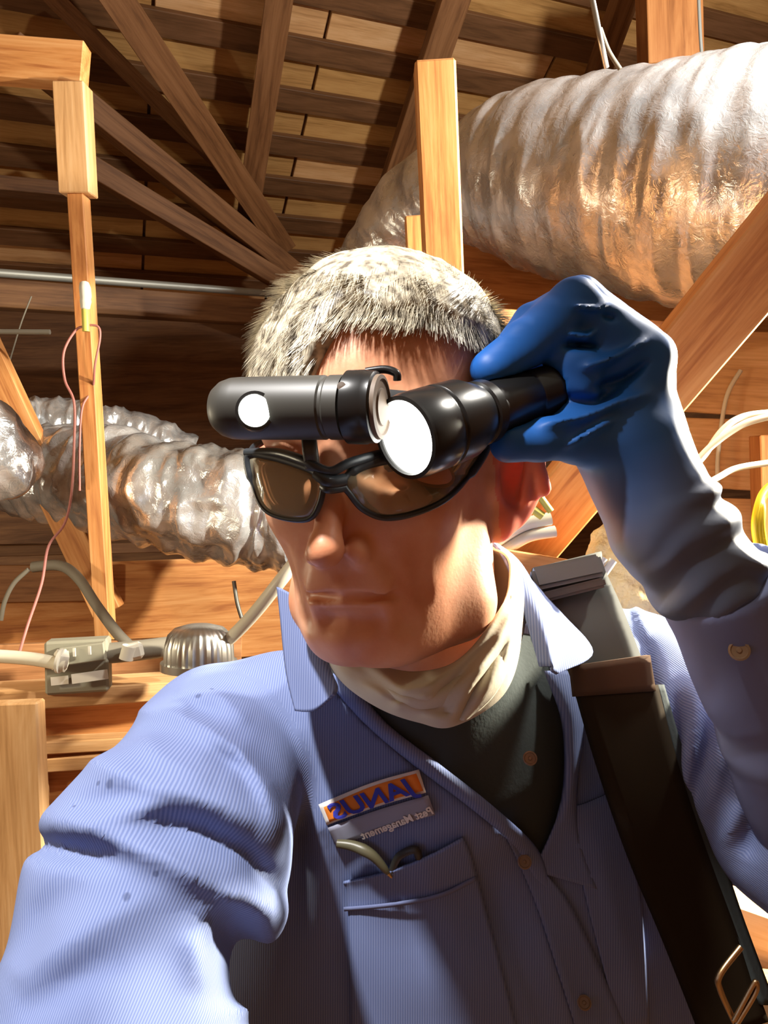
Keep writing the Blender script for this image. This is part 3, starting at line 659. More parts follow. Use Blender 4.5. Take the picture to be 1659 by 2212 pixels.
def strands():
    n = 90000
    dirs = rs.normal(size=(n, 3)); dirs /= np.linalg.norm(dirs, axis=1)[:, None]; dirs[:, 1] = np.abs(dirs[:, 1]*1.0)-.15
    Q = mm(0, 40, -8)+dirs*np.array([.078, .088, .096])
    Q = Q[hairline(Q) > .002]; n = len(Q)
    nr = (Q-mm(0, 40, -8))/np.array([.078, .088, .096])**2; nr /= np.linalg.norm(nr, axis=1)[:, None]
    fl = np.stack([-.55+.25*np.sin(Q[:, 2]*40)+0*Q[:, 0], -.75+0*Q[:, 0], .75+0*Q[:, 0]], 1)+.9*np.stack([vnoise(Q*55), vnoise(Q*55+9), vnoise(Q*55+20)], 1)
    side = np.clip((np.abs(Q[:, 0])-.055)/.02, 0, 1)[:, None]; fl = fl*(1-side)+side*np.array([0, -1, -.25])
    fl -= (fl*nr).sum(1)[:, None]*nr; fl /= np.linalg.norm(fl, axis=1)[:, None]
    ln = (.017+.014*rs.rand(n))*(.45+.55*np.clip((Q[:, 1]-.03)/.06, 0, 1)); up_ = (.20+.45*rs.rand(n)+.5*np.clip(vnoise(Q*70+3)*2, 0, 1))*np.clip((Q[:, 1]-.02)/.06, .25, 1)
    sd = np.cross(nr, fl); wv = .00026+.00022*rs.rand(n); segs = 3; V = []; 
    for k in range(segs+1):
        t = k/segs; c = Q+nr*(.004+ln*up_*(t-.35*t*t))[:, None]+fl*(ln*t)[:, None]; ww = (wv*(1-t*.85))[:, None]
        V += [frHs(c-sd*ww), frHs(c+sd*ww)]
    V = np.stack(V, 1).reshape(-1, 3); b = np.arange(n)[:, None]*(2*segs+2)
    Fc = np.concatenate([b+np.array([2*k, 2*k+1, 2*k+3, 2*k+2]) for k in range(segs)])
    return V, Fc
V_, F_ = strands(); tag(np_mesh('hair_strands', V_, F_, HAIRM, man), kind='stuff')

# ---- shirt
OPEN = [(560, 1180), (700, 1455), (790, 1560), (880, 1640), (1000, 1725), (1090, 1800), (1150, 1865), (1215, 1800), (1245, 1690), (1225, 1560), (1190, 1440), (1140, 1200)]
FL = [([(190, 1640), (318, 1698), (398, 1714), (477, 1738), (557, 1775)], .007, 34),
      ([(105, 1768), (199, 1790), (255, 1818), (358, 1857), (457, 1917), (597, 1977)], .008, 34),
      ([(199, 1778), (258, 1758), (358, 1738)], .005, 24),
      ([(265, 1535), (378, 1539), (437, 1567), (517, 1622), (570, 1700), (598, 1800)], .007, 30),
      ([(20, 2120), (200, 2000), (330, 1940)], .005, 50),
      ([(440, 2140), (430, 2040), (480, 1960)], .006, 34),
      ([(330, 1780), (430, 1795), (520, 1840), (600, 1920)], -.010, 32),
      ([(60, 1820), (160, 1838), (260, 1860)], -.009, 30),
      ([(300, 1705), (230, 1735), (150, 1745)], -.003, 30),
      ([(470, 1960), (510, 2050), (520, 2180)], -.020, 60),
      ([(180, 1900), (100, 1980), (40, 2100)], -.004, 45),
      ([(450, 1620), (520, 1665), (580, 1760)], -.0035, 26),
      ([(260, 2060), (140, 2130), (40, 2200)], -.004, 40),
      ([(380, 1490), (470, 1500), (540, 1560)], .005, 24), ([(400, 1530), (480, 1545)], -.004, 20),
      ([(300, 1590), (350, 1640), (460, 1690)], .004, 26)]
FR = [([(1440, 1440), (1420, 1600), (1415, 1720)], .007, 22), ([(1510, 1480), (1490, 1640), (1470, 1760)], .007, 22), ([(1570, 1600), (1520, 1760)], .007, 20),
      ([(1390, 1380), (1400, 1520)], -.006, 18), ([(1470, 1500), (1455, 1640)], -.008, 18), ([(1540, 1560), (1500, 1720)], -.008, 18), ([(1610, 1700), (1560, 1830)], .007, 26),
      ([(1330, 1290), (1370, 1400), (1400, 1560)], .006, 16), ([(1360, 1270), (1400, 1380)], .005, 12), ([(1640, 1760), (1610, 1850)], -.010, 30)]
FT = [([(640, 1560), (660, 1700), (700, 1850), (690, 2000)], .009, 38), ([(600, 1640), (640, 1800), (650, 2000)], -.006, 24),
      ([(900, 1850), (960, 1980), (1050, 2212)], .006, 40), ([(1060, 1880), (1120, 2050), (1190, 2240)], -.005, 26), ([(1160, 2000), (1240, 2240)], .005, 26),
      ([(1290, 1820), (1330, 2000), (1400, 2220)], .005, 30), ([(760, 1900), (740, 2060), (800, 2240)], -.004, 30)]
def arml(P):
    d = cap(P, SHL, ML_, .072, .078); d = smin(d, cap(P, ML_, EL_, .078, .066), .02); return smin(d, cap(P, EL_, WL_+(EL_-WL_)*.2, .062, .045), .02)
def armr_up(P): return cap(P, SHR, ELR, .073, .068)
def armr_fore(P): return cap(P, ELR, px(1560, 1245, .455), .055, .039)
def shirt_sdf(P, fine=True):
    d = torso(P, .004); Q = topx(P)
    front = P[:, 1] < .70
    if fine: d = d-np.where(front, folds(Q, FT), 0)-vnoise(P*22)*.006
    a = arml(P); 
    if fine: a = a-folds(Q, FL)*1.35-vnoise(P*26)*.005
    d = smin(d, a, .014)
    b = armr_up(P)
    if fine: b = b-folds(Q, FR)-vnoise(P*28)*.005
    d = smin(d, b, .016)
    return smax(d, HIP[2]-.03-P[:, 2], .01)
def shirt_cut(P):
    d = shirt_sdf(P); Q = topx(P); s = P[:, 1]/F
    po = dpoly(Q, OPEN)*s
    cut = np.maximum(np.maximum(po, -(d+.016)), P[:, 1]-.66)
    return smax(d, -cut, .002)
V_, F_ = surf(shirt_cut, axis((-.36, .40, .0042)), axis((.06, .30, .008), (.30, .70, .0042), (.70, .86, .01)), axis((HIP[2]-.05, -.46, .01), (-.46, -.06, .0042)), proj=1)
shirt = np_mesh('shirt', V_, F_, SHIRT, man)
def setstripe(o, v): o.data.attributes.new('stripe', 'FLOAT', 'POINT').data.foreach_set('value', np.asarray(v, np.float32))
def turn(P, a, b, side):
    ax = (b-a)/np.linalg.norm(b-a); s_ = side-(side @ ax)*ax; s_ /= np.linalg.norm(s_); n_ = np.cross(ax, s_)
    return np.arctan2((P-a) @ s_, (P-a) @ n_)
_t, _l, _r = torso(V_, .004), arml(V_), armr_up(V_)
_fr = np.cross(ML_-SHL, [1, 0, 0]); sg = -1 if _fr[1] > 0 else 1
st = V_[:, 0].copy(); k_ = _l < np.minimum(_t, _r); st[k_] = .078*turn(V_[k_], SHL, ML_+(EL_-ML_)*.3, np.array([1., 0, 0])*sg)
k_ = _r < np.minimum(_t, _l); st[k_] = .07*turn(V_[k_], SHR, ELR, np.array([.6, 0, .6])); setstripe(shirt, st)
# forearm sleeve of the raised arm, open at the wrist
def fore_sdf(P):
    d = armr_fore(P); Q = topx(P)
    a, b = ELR, px(1560, 1245, .455); ax = (b-a)/np.linalg.norm(b-a); t = (P-a) @ ax; ln = np.linalg.norm(b-a)
    d = d-vnoise(P*30)*.006-.004*np.sin(t*70)*np.clip(vnoise(P*20)*3, 0, 1)
    d = smax(d, t-ln, .003); inner = np.maximum(d+.0085, -(t-ln+.05)); return smax(d, -inner, .002)
V_, F_ = surf(fore_sdf, axis((.13, .45, .0034)), axis((.40, .64, .0036)), axis((-.36, .02, .0034)), proj=1)
np_mesh('forearm_sleeve', V_, F_, SHIRT_IN, man)
a_, b_ = ELR, px(1560, 1245, .455); ax_ = (b_-a_)/np.linalg.norm(b_-a_)
V_, F_ = surf(lambda P: smax(smin(torso(P, -.003), cap(P, px(905, 1180, .565), px(940, 1560, .635), .060, .060), .02)-vnoise(P*25)*.003, np.maximum(P[:, 2]+.108, (dpoly(topx(P), OPEN)-30)*P[:, 1]/F), .003), axis((-.12, .17, .005)), axis((.42, .74, .005)), axis((-.46, -.07, .005)), proj=1)
under = np_mesh('undershirt', V_, F_, UNDER, man)
V_, F_ = surf(lambda P: smax(legs(P, .004)-vnoise(P*14)*.006, P[:, 2]-(HIP[2]+.0), .005), axis((HIP[0]-.3, HIP[0]+.3, .014)), axis((HIP[1]-.3, HIP[1]+.2, .014)), axis((FZ+.05, HIP[2]+.02, .014)), proj=0)
np_mesh('trousers', V_, F_, mat('trousers_navy', (.03, .035, .06), .85), man)
BOOT = mat('boot_leather', (.05, .03, .02), .6)
for s in (-1, 1):
    f = np.array([HIP[0]+s*.12-.03, HIP[1]+.03, FZ+.06])
    V_, F_ = surf(lambda P: smax(smin(cap(P, f, f+[0, 0, .08], .052), cap(P, f-[0, 0, .015], f+np.array([s*.02, -.16, -.022]), .048, .044), .03), FZ+.003-P[:, 2], .004), axis((f[0]-.09, f[0]+.09, .008)), axis((f[1]-.24, f[1]+.09, .008)), axis((FZ-.01, FZ+.20, .008)), proj=0)
    np_mesh('boot', V_, F_, BOOT, man)
ms = lambda P: shirt_sdf(P)
# front edge band, pocket, button band
drape('placket', [[(1090, 1800), (1160, 1960), (1250, 2240)], [(1145, 1860), (1235, 1960), (1360, 2240)]], ms, .0035, SHIRT, man, nu=8, nv=5, thick=.002)
drape('front_facing', [[(700, 1460), (790, 1562), (900, 1655), (1010, 1738), (1100, 1815), (1155, 1900)], [(745, 1450), (830, 1560), (945, 1650), (1060, 1740), (1160, 1835), (1190, 1930)]], ms, .003, SHIRT, man, nu=7, nv=5, thick=.002, bulge=lambda a, b: .005*np.sin(a*math.pi)*np.clip((1-b)*5, 0, 1))
drape('front_facing', [[(1175, 1450), (1215, 1560), (1218, 1700), (1190, 1800), (1150, 1880)], [(1250, 1450), (1262, 1560), (1245, 1700), (1250, 1810), (1290, 1920)]], ms, .003, SHIRT, man, nu=7, nv=6, thick=.002, bulge=lambda a, b: .012*np.sin(a*math.pi)*np.sin(np.clip(b*1.1+.15, 0, 1)*math.pi))
drape('chest_pocket', [[(742, 1905), (830, 1885), (925, 1850), (1000, 1810)], [(752, 1960), (850, 1950), (950, 1930), (1030, 1890)], [(760, 2240), (880, 2240), (1020, 2240), (1120, 2240)]], ms, .004, SHIRT, man, nu=6, nv=8, thick=.002, bulge=lambda a, b: .007*(1-a)*np.sin(b*math.pi))
drape('pocket_flap_seam', [[(742, 1960), (850, 1950), (950, 1930), (1028, 1892)], [(744, 1968), (852, 1958), (952, 1938), (1031, 1900)]], ms, .0062, SHIRT_IN, man, nu=6, nv=2, thick=.0012, bulge=lambda a, b: .0066*np.sin(b*math.pi))
drape('chest_pocket', [[(1225, 1745), (1265, 1735), (1310, 1715)], [(1270, 1960), (1330, 1945), (1380, 1920)], [(1340, 2230), (1365, 2222), (1400, 2215)]], ms, .003, SHIRT, man, nu=6, nv=8, thick=.002)
BUT = mat('button_horn', (.22, .14, .08), .35)
def button(x, y, d=None, sdf=ms, r=.0055, off=.006):
    p = march(sdf, [(x, y)])[0] if d is None else px(x, y, d); n = p/np.linalg.norm(p); p = p-n*off
    return lathe('button', p, -n, [(-.001, r*.9), (.0002, r), (.0014, r), (.0018, r*.8), (.0010, r*.7), (.0008, r*.3), (.0016, r*.2), (.0016, 1e-5)], BUT, man, seg=20)
button(1145, 1638); button(1133, 1862, off=.010); button(1262, 2166, off=.009); button(1597, 1405, sdf=fore_sdf, off=.001, r=.006)
# collar
sheet('collar', [[px(600, 1268, .575), px(650, 1300, .545), px(690, 1372, .525)], [px(607, 1330, .565), px(665, 1365, .53), px(712, 1440, .508)], [px(620, 1450, .545), px(675, 1445, .515), px(728, 1480, .497)], [px(640, 1536, .525), px(680, 1535, .507), px(722, 1500, .493)]], SHIRT, man, thick=.0025)
sheet('collar', [[px(1052, 1165, .60), px(1085, 1200, .565), px(1120, 1290, .535), px(1165, 1440, .515)], [px(1062, 1170, .605), px(1120, 1215, .57), px(1160, 1310, .535), px(1190, 1440, .512)], [px(1080, 1190, .62), px(1150, 1260, .585), px(1185, 1350, .545), px(1192, 1448, .512)], [px(1110, 1220, .64), px(1180, 1290, .605), px(1230, 1370, .56), px(1195, 1452, .515)], [px(1130, 1245, .65), px(1205, 1320, .61), px(1279, 1410, .56), px(1198, 1456, .519)]], SHIRT, man, thick=.0025)
# neck gaiter with its twisted folds
GF = [([(800, 1440), (870, 1490), (930, 1480), (985, 1440), (1040, 1385), (1090, 1310)], .006, 20), ([(905, 1545), (975, 1555), (1015, 1480), (1070, 1400), (1100, 1330)], .007, 22),
      ([(790, 1480), (860, 1520), (960, 1500), (1040, 1440)], .005, 16), ([(1060, 1480), (1100, 1400), (1112, 1300)], .004, 16), ([(840, 1510), (930, 1520), (1000, 1460)], -.004, 10), ([(985, 1560), (1050, 1460), (1095, 1380)], -.004, 10)]
def gdisp(G):
    sh = G.shape; P = G.reshape(-1, 3); n = P/np.linalg.norm(P, axis=1)[:, None]; k = np.where(P[:, 1] < .58, 1, 0)
    return (P-n*(folds(topx(P), GF)*2.3*k+vnoise(P*np.array([60, 60, 90]))*.004)[:, None]).reshape(sh)
ring = lambda *p: [px(*q) for q in p]
sheet('neck_gaiter', [ring((745, 1415, .480), (820, 1440, .462), (905, 1452, .452), (990, 1428, .455), (1062, 1345, .475), (1100, 1260, .515), (1078, 1190, .57), (930, 1180, .62), (790, 1250, .60), (725, 1350, .53)),
                      ring((735, 1430, .478), (815, 1475, .458), (905, 1495, .446), (1000, 1470, .447), (1085, 1385, .468), (1118, 1290, .512), (1100, 1215, .575), (930, 1220, .64), (770, 1300, .62), (715, 1370, .54)),
                      ring((735, 1455, .480), (810, 1510, .462), (895, 1535, .450), (1000, 1522, .450), (1095, 1440, .470), (1124, 1340, .515), (1112, 1260, .58), (930, 1260, .655), (750, 1350, .63), (705, 1400, .55)),
                      ring((750, 1480, .500), (825, 1530, .480), (905, 1558, .466), (980, 1566, .458), (1085, 1500, .482), (1120, 1400, .53), (1115, 1310, .59), (930, 1300, .66), (740, 1390, .64), (715, 1430, .56)),
                      ring((775, 1475, .53), (840, 1520, .51), (905, 1545, .50), (975, 1545, .495), (1060, 1490, .515), (1095, 1410, .55), (1095, 1330, .60), (930, 1320, .65), (760, 1400, .63), (745, 1440, .57))],
      GAIT, man, nu=10, nv=14, closed=True, disp=gdisp, thick=.0018)
sheet('gaiter_fold', [ring((775, 1432, .474), (860, 1486, .449), (940, 1478, .444), (1005, 1432, .448), (1065, 1365, .466), (1106, 1285, .500)),
                      ring((785, 1446, .468), (865, 1502, .440), (950, 1498, .434), (1020, 1452, .440), (1078, 1385, .460), (1112, 1300, .498)),
                      ring((800, 1462, .470), (868, 1520, .446), (955, 1522, .440), (1040, 1478, .446), (1092, 1405, .466), (1118, 1318, .502)),
                      ring((810, 1470, .482), (870, 1530, .458), (958, 1534, .452), (1050, 1492, .456), (1100, 1418, .474), (1120, 1330, .508))], GAIT, man, nu=8, nv=5, thick=.0018)
sheet('gaiter_fold', [ring((985, 1548, .452), (1020, 1480, .446), (1062, 1415, .456), (1102, 1342, .486)),
                      ring((1000, 1556, .446), (1040, 1500, .438), (1078, 1440, .450), (1112, 1360, .484)),
                      ring((1012, 1550, .462), (1062, 1505, .454), (1094, 1450, .464), (1120, 1370, .496))], GAIT, man, nu=8, nv=6, thick=.0018)
# ---- gloved hand round the flashlight
HD = .012
def finger(P, pts, rad, k=.004):
    d = None
    for i in range(len(pts)-1):
        c = cap(P, pts[i], pts[i+1], rad[i], rad[i+1]); d = c if d is None else smin(d, c, k)
    return d
WR = px(1375, 1010, .462)
FING = [[px(1392, 778, .462), px(1242, 652, .450), px(1130, 745, .434), px(1062, 800, .424)],
        [px(1400, 775, .486), px(1255, 640, .474), px(1150, 700, .455), px(1085, 770, .446)],
        [px(1395, 790, .508), px(1262, 665, .497), px(1165, 720, .478), px(1100, 790, .468)],
        [px(1380, 810, .528), px(1272, 700, .517), px(1190, 745, .500), px(1130, 800, .492)]]
FRD = [[.0160, .0142, .0138, .0118], [.0140, .0128, .0112, .0098], [.0135, .0118, .0105, .0092], [.0125, .0105, .0094, .0084]]
GFOLD = [([(1262, 795), (1330, 770), (1400, 735)], .004, 11), ([(1200, 860), (1290, 870), (1380, 800)], -.004, 14), ([(1180, 915), (1260, 900), (1330, 870), (1400, 850)], .005, 13), ([(1225, 965), (1300, 920), (1330, 905)], .004, 9),
         ([(1240, 660), (1290, 668), (1312, 655)], .003, 7), ([(1230, 722), (1268, 728), (1290, 712)], .003, 7), ([(1280, 840), (1350, 815), (1400, 780)], -.003, 9), ([(1300, 680), (1330, 690)], -.003, 8), ([(1220, 745), (1290, 750)], -.003, 9)]
def hand_sdf(P, r=0):
    d = np.full(len(P), 9.)
    for pts, rd in zip(FING, FRD): d = smin(d, finger(P, pts, [x+r for x in rd]), .0045)
    for i, (pts, rd) in enumerate(zip(FING, FRD)): d = smin(d, cap(P, pts[0], WR+np.array([0, .006*i, 0]), .016+r, .021+r), .012)
    d = smin(d, cap(P, px(1330, 850, .462), px(1290, 930, .462), .020+r, .020+r), .016)
    d = smin(d, finger(P, [px(1345, 960, .462), px(1255, 948, .440), px(1165, 950, .424), px(1098, 958, .416)], [.020+r, .0145+r, .0120+r, .0100+r]), .010)
    d = smin(d, cap(P, px(1320, 790, .468), px(1235, 745, .462), .020+r, .016+r), .010)
    d = smin(d, cap(P, px(1238, 800, .448), px(1240, 930, .450), .018+r, .018+r), .010)
    d = smin(d, cap(P, px(1315, 745, .466), px(1350, 860, .468), .023+r, .024+r), .012)
    d = smin(d, cap(P, px(1330, 830, .49), px(1280, 880, .485), .030+r, .026+r), .012)
    return d
def glove_sdf(P):
    d = hand_sdf(P); c = cap(P, WR+np.array([0, 0, .01]), px(1440, 1130, .456), .029, .0345); d = smin(d, c, .02)
    d = smin(d, cap(P, px(1440, 1130, .456), px(1530, 1250, .455), .032, .0352), .012)
    Q = topx(P); d = d-folds(Q, GFOLD)*1.7-vnoise(P*60)*.0022
    a, b = px(1375, 1010, .462), px(1545, 1270, .455); ax = (b-a)/np.linalg.norm(b-a); t = (P-a) @ ax
    # wrist wrinkles and the rolled end of the cuff
    d = d-.0022*np.sin(t*260+vnoise(P*40)*6)*np.clip((t-.02)/.02, 0, 1)*np.clip((P[:, 0]-.15)/.03, 0, 1)
    return smax(d, t-.098, .004)
FLP0 = px(877, 945, .372); FLA = px(1270, 815, .475)-FLP0; FLL = np.linalg.norm(FLA); FLA /= FLL
def glove_cut(P): return smax(glove_sdf(P), -cap(P, FLP0, FLP0+FLA*.116, .0158), .001)
V_, F_ = surf(glove_cut, axis((.04, .28, .0021)), axis((.38, .58, .0023)), axis((-.09, .17, .0021)), proj=1)
glove = np_mesh('glove', V_, F_, [GLOVE, CUFFM], man)
# hand skin under the glove keeps the body one figure: left glove below the frame
def lglove(P):
    d = cap(P, WL_, WL_+np.array([.03, -.03, .05]), .030, .032)
    for i in range(4):
        b = WL_+np.array([.02+.018*i, -.04, .06+.004*i]); d = smin(d, finger(P, [b-np.array([0, 0, .02]), b+np.array([.004, -.012, .022]), b+np.array([.004, -.034, .026])], [.012, .010, .0085]), .006)
    return smin(d, finger(P, [WL_+np.array([.0, -.01, .02]), WL_+np.array([-.02, -.03, .045]), WL_+np.array([-.012, -.05, .055])], [.014, .012, .010]), .008)
V_, F_ = surf(lglove, axis((-.14, .06, .004)), axis((-.02, .16, .004)), axis((-.31, -.13, .004)), proj=1)
np_mesh('glove', V_, F_, GLOVE, man)
tag(glove, 'royal blue nitrile glove on the raised hand')

# ================================================================== FLASHLIGHT
fl_ = empty('flashlight', FLP0+FLA*.08, 'black metal flashlight with a big white glowing lens held in the blue glove', 'flashlight')
lathe('head', FLP0, FLA, [(.0045, .0188), (0, .0188), (0, .0215), (.004, .0222), (.020, .0222), (.021, .0215), (.023, .0215), (.024, .0222), (.040, .0218), (.052, .0175), (.054, .0168)], BLACKM, fl_, seg=48)
lathe('lens', FLP0, FLA, [(.0012, 1e-5), (.0012, .0188), (.004, .0188)], LED, fl_, seg=48)
lathe('bezel', FLP0, FLA, [(.0, .0187), (-.0015, .0193), (-.0012, .0214), (.0005, .0216)], BLACKM, fl_, seg=48, cap=False)
lathe('collar', FLP0, FLA, [(.054, .0168), (.055, .0180), (.061, .0180), (.062, .0155), (.064, .0155)], BLACKM, fl_, seg=40)
lathe('barrel', FLP0, FLA, [(.062, .0152), (.098, .0152), (.099, .0146), (.101, .0146), (.102, .0152), (.160, .0152), (.168, .0145), (.170, .012)], BLACKM, fl_, seg=40)
u_ = np.cross(FLA, [0, 1, 0]); u_ /= np.linalg.norm(u_); v_ = np.cross(FLA, u_)
lathe('switch', FLP0+FLA*.072+(-u_*.4-v_*.0)*.0+np.array([0, -.0150, -.002]), (0, -1, 0), [(0, .005), (.002, .005), (.003, .004), (.003, 1e-5)], BLACK, fl_, seg=16)
tube('clip', catmull([FLP0+FLA*t+np.array([.0, -.013, -.012]) for t in (.058, .075, .095)], 6), .0018, STEEL, fl_, seg=8)

# ================================================================== HEADLAMP
hl_ = empty('headlamp', px(650, 880, .385), 'black tube headlamp with one round lit lamp across the forehead', 'headlamp')
A0, A1 = px(478, 883, .392), px(752, 880, .372); AX = A1-A0; AL = np.linalg.norm(AX); AX /= AL
RB = .0163
lathe('housing', A0, AX, [(-.0050, 1e-5), (-.0045, .006), (-.002, .0115), (.002, .0145), (.007, .0160), (.012, RB), (AL-.012, RB), (AL-.011, RB-.0008), (AL-.0095, RB-.0008), (AL-.0085, RB), (AL-.001, RB), (AL, RB-.002)], BLACK, hl_, seg=56)
lathe('neck_ring', A0, AX, [(AL, .0135), (AL+.003, .0135), (AL+.0035, .0128), (AL+.006, .0128)], BLACKM, hl_, seg=40)
lathe('clamp_ring', A0, AX, [(AL+.002, .0165), (AL+.001, .0185), (AL+.010, .0185), (AL+.011, .0180), (AL+.015, .0178), (AL+.016, .0160)], BLACKM, hl_, seg=48)
lathe('end_cap', A0, AX, [(AL+.012, .0165), (AL+.018, .0160), (AL+.0185, .0140), (AL+.0175, .0135), (AL+.0175, .0095), (AL+.0185, .0090), (AL+.0185, 1e-5)], mat('cap_bronze', (.13, .09, .06), .6), hl_, seg=48)
LC = px(551, 887, .3685); LN = np.array([.08, -1, -.05]); LN /= np.linalg.norm(LN)
lathe('lamp_lens', LC, LN, [(-.006, .0078), (.0015, .0078), (.003, .0055), (.0035, 1e-5)], LED2, hl_, seg=32)
lathe('lamp_bezel', LC, LN, [(-.006, .0105), (.0005, .0098), (.0008, .0082), (-.001, .0080)], BLACKM, hl_, seg=32, cap=False)
sheet('bracket', [[px(652, 938, .386), px(682, 936, .385)], [px(655, 975, .383), px(686, 975, .382)], [px(662, 1012, .388), px(690, 1016, .387)]], BLACK, hl_, thick=.004, nu=3, nv=5)
lathe('screw', px(738, 835, .356), (0, -1, 0), [(0, .0022), (.001, .0022), (.0012, 1e-5)], STEEL, hl_, seg=12)
# band round the head
bandP = [frH(p) for p in (mm(-40, 42, 92), mm(-74, 38, 50), mm(-92, 36, 0), mm(-86, 36, -60), mm(0, 34, -116), mm(86, 26, -60), mm(88, 22, 0), mm(78, 24, 42), mm(58, 28, 72), mm(10, 36, 94))]
sheet('headband', [[p+HR[:, 1]*-.007 for p in bandP], [p+HR[:, 1]*.007 for p in bandP]], mat('elastic_band', (.02, .02, .02), .8), hl_, nu=6, nv=2, closed=True, thick=.002)
tube('wire_clip', catmull([px(790, 803, .385), px(830, 798, .384), (px(855, 806, .383)), px(858, 822, .384)], 6), .0022, BLACKM, hl_, seg=8)

# ================================================================== GLASSES
gl = empty('eyeglasses', px(712, 1045, .385), 'black framed wraparound safety glasses on the face of the man', 'glasses')
dep = lambda x: .387+.00022*abs(x-712)*(.9 if x < 712 else .42)+(max(x-712, 0)/330)**2*.02
LR = [(538, 985), (585, 985), (640, 1000), (686, 1020), (698, 1048), (690, 1090), (668, 1120), (620, 1120), (575, 1102), (552, 1060)]
RR = [(742, 1040), (775, 1008), (840, 990), (920, 985), (1000, 978), (1048, 965), (1010, 1030), (960, 1080), (890, 1110), (830, 1118), (785, 1100), (758, 1070)]
GLS = bpy.data.materials.new('lens_polycarbonate'); GLS.use_nodes = True
nt = GLS.node_tree; nt.nodes.clear(); o1 = nt.nodes.new('ShaderNodeOutputMaterial'); mxs = nt.nodes.new('ShaderNodeMixShader'); tr = nt.nodes.new('ShaderNodeBsdfTransparent'); gy = nt.nodes.new('ShaderNodeBsdfGlossy'); fr = nt.nodes.new('ShaderNodeFresnel')
tr.inputs[0].default_value = (.90, .87, .76, 1); gy.inputs['Roughness'].default_value = .04; fr.inputs[0].default_value = 1.6
nt.links.new(fr.outputs[0], mxs.inputs[0]); nt.links.new(tr.outputs[0], mxs.inputs[1]); nt.links.new(gy.outputs[0], mxs.inputs[2]); dif = nt.nodes.new('ShaderNodeBsdfDiffuse'); dif.inputs[0].default_value = (.62, .55, .38, 1); mx2 = nt.nodes.new('ShaderNodeMixShader'); mx2.inputs[0].default_value = .24  # pale haze mixed into the lens, lightens the shaded eye sockets
nt.links.new(mxs.outputs[0], mx2.inputs[1]); nt.links.new(dif.outputs[0], mx2.inputs[2]); nt.links.new(mx2.outputs[0], o1.inputs[0])
FRM = mat('frame_black', (.02, .025, .03), .4)
def rimpts(R_):
    h = march(body_sdf, R_, t0=.30, tmax=.6)[:, 1]; out = []
    for (x, y), d in zip(R_, h): out.append(px(x, y, min(dep(x), d-.006)))
    return out
for R_, thk in ((LR, .0020), (RR, .0022)):
    P3 = catmull(rimpts(R_), 8, True)
    rr = np.array([thk*(1.5 if p[2] > P3[:, 2].mean()+.004 else .85) for p in P3])
    tube('rim', P3, rr, FRM, gl, seg=10, closed=True)
    c = P3.mean(0)+np.array([0, -.0015, 0]); n = len(P3)
    V = [p for p in P3]+[c*.35+p*.65+np.array([0, -.001, 0]) for p in P3]+[c]; Fc = [(i, (i+1) % n, n+(i+1) % n, n+i) for i in range(n)]+[(n+i, n+(i+1) % n, 2*n) for i in range(n)]
    o = mesh('lens', V, Fc, GLS, gl); s = o.modifiers.new('thickness', 'SOLIDIFY'); s.thickness = .0012
tube('bridge', catmull([px(684, 1022, .386), px(712, 1040, .383), px(745, 1036, .386)], 6), .0035, FRM, gl, seg=10)
tube('nose_pad', catmull([px(700, 1050, .387), px(712, 1056, .384), px(742, 1052, .388)], 6), .0028, FRM, gl, seg=10)
tube('brow_bar', catmull([px(532, 978, dep(532)-.001), px(600, 978, dep(600)-.002), px(660, 996, .386), px(712, 1018, .383), px(760, 998, .386), px(850, 975, dep(850)-.002), px(950, 965, dep(950)-.001), px(1045, 958, dep(1045))], 6), .0026, FRM, gl, seg=10)
EARR = frH(mm(84, 16, -18))
tube('temple', catmull([px(1045, 962, dep(1045)), (px(1045, 962, dep(1045))+EARR)/2+np.array([.003, -.004, .001]), EARR, frH(mm(84, 0, -44))], 8), .0022, FRM, gl, seg=8)
tube('temple', catmull([px(538, 985, dep(538)), frH(mm(-78, 14, 30)), frH(mm(-84, 16, -16)), frH(mm(-84, 0, -44))], 8), .0022, FRM, gl, seg=8)
tube('hinge', [px(1078, 958, .448), px(1080, 985, .449)], .0038, STEEL, gl, seg=10)

# ================================================================== SHOULDER STRAP
sp = empty('shoulder_strap', px(1290, 1400, .60), 'wide grey and black padded strap over the shoulder at the right of the photo', 'strap')
sheet('strap_web', [[px(1150, 1232, .70), px(1300, 1195, .70)], [px(1150, 1262, .635), px(1302, 1220, .63)], [px(1185, 1350, .595), px(1345, 1320, .60)], [px(1225, 1440, .575), px(1385, 1425, .585)], [px(1248, 1500, .568), px(1412, 1490, .578)]], GREYP, sp, nu=4, nv=6, thick=.004)
sheet('keeper_band', [[px(1232, 1438, .568), px(1400, 1415, .574)], [px(1240, 1505, .562), px(1412, 1492, .570)]], BRWN, sp, nu=5, nv=4, thick=.008)
sheet('strap_pad', [[px(1246, 1495, .566), px(1415, 1480, .574)], [px(1295, 1660, .548), px(1455, 1640, .558)], [px(1360, 1850, .535), px(1510, 1810, .545)], [px(1440, 2040, .528), px(1575, 1990, .54)], [px(1520, 2240, .52), px(1650, 2200, .535)]], STRAPM, sp, nu=5, nv=7, thick=.010)
sheet('strap_edge', [[px(1412, 1480, .572), px(1428, 1480, .577)], [px(1452, 1640, .556), px(1475, 1638, .562)], [px(1508, 1810, .543), px(1540, 1805, .55)], [px(1573, 1990, .538), px(1600, 1985, .545)], [px(1640, 2170, .53), px(1668, 2170, .54)]], UNDER, sp, nu=3, nv=7, thick=.006)
fm, ln = frame_mat(px(1150, 1258, .612), px(1300, 1226, .612), (0, .5, 1))
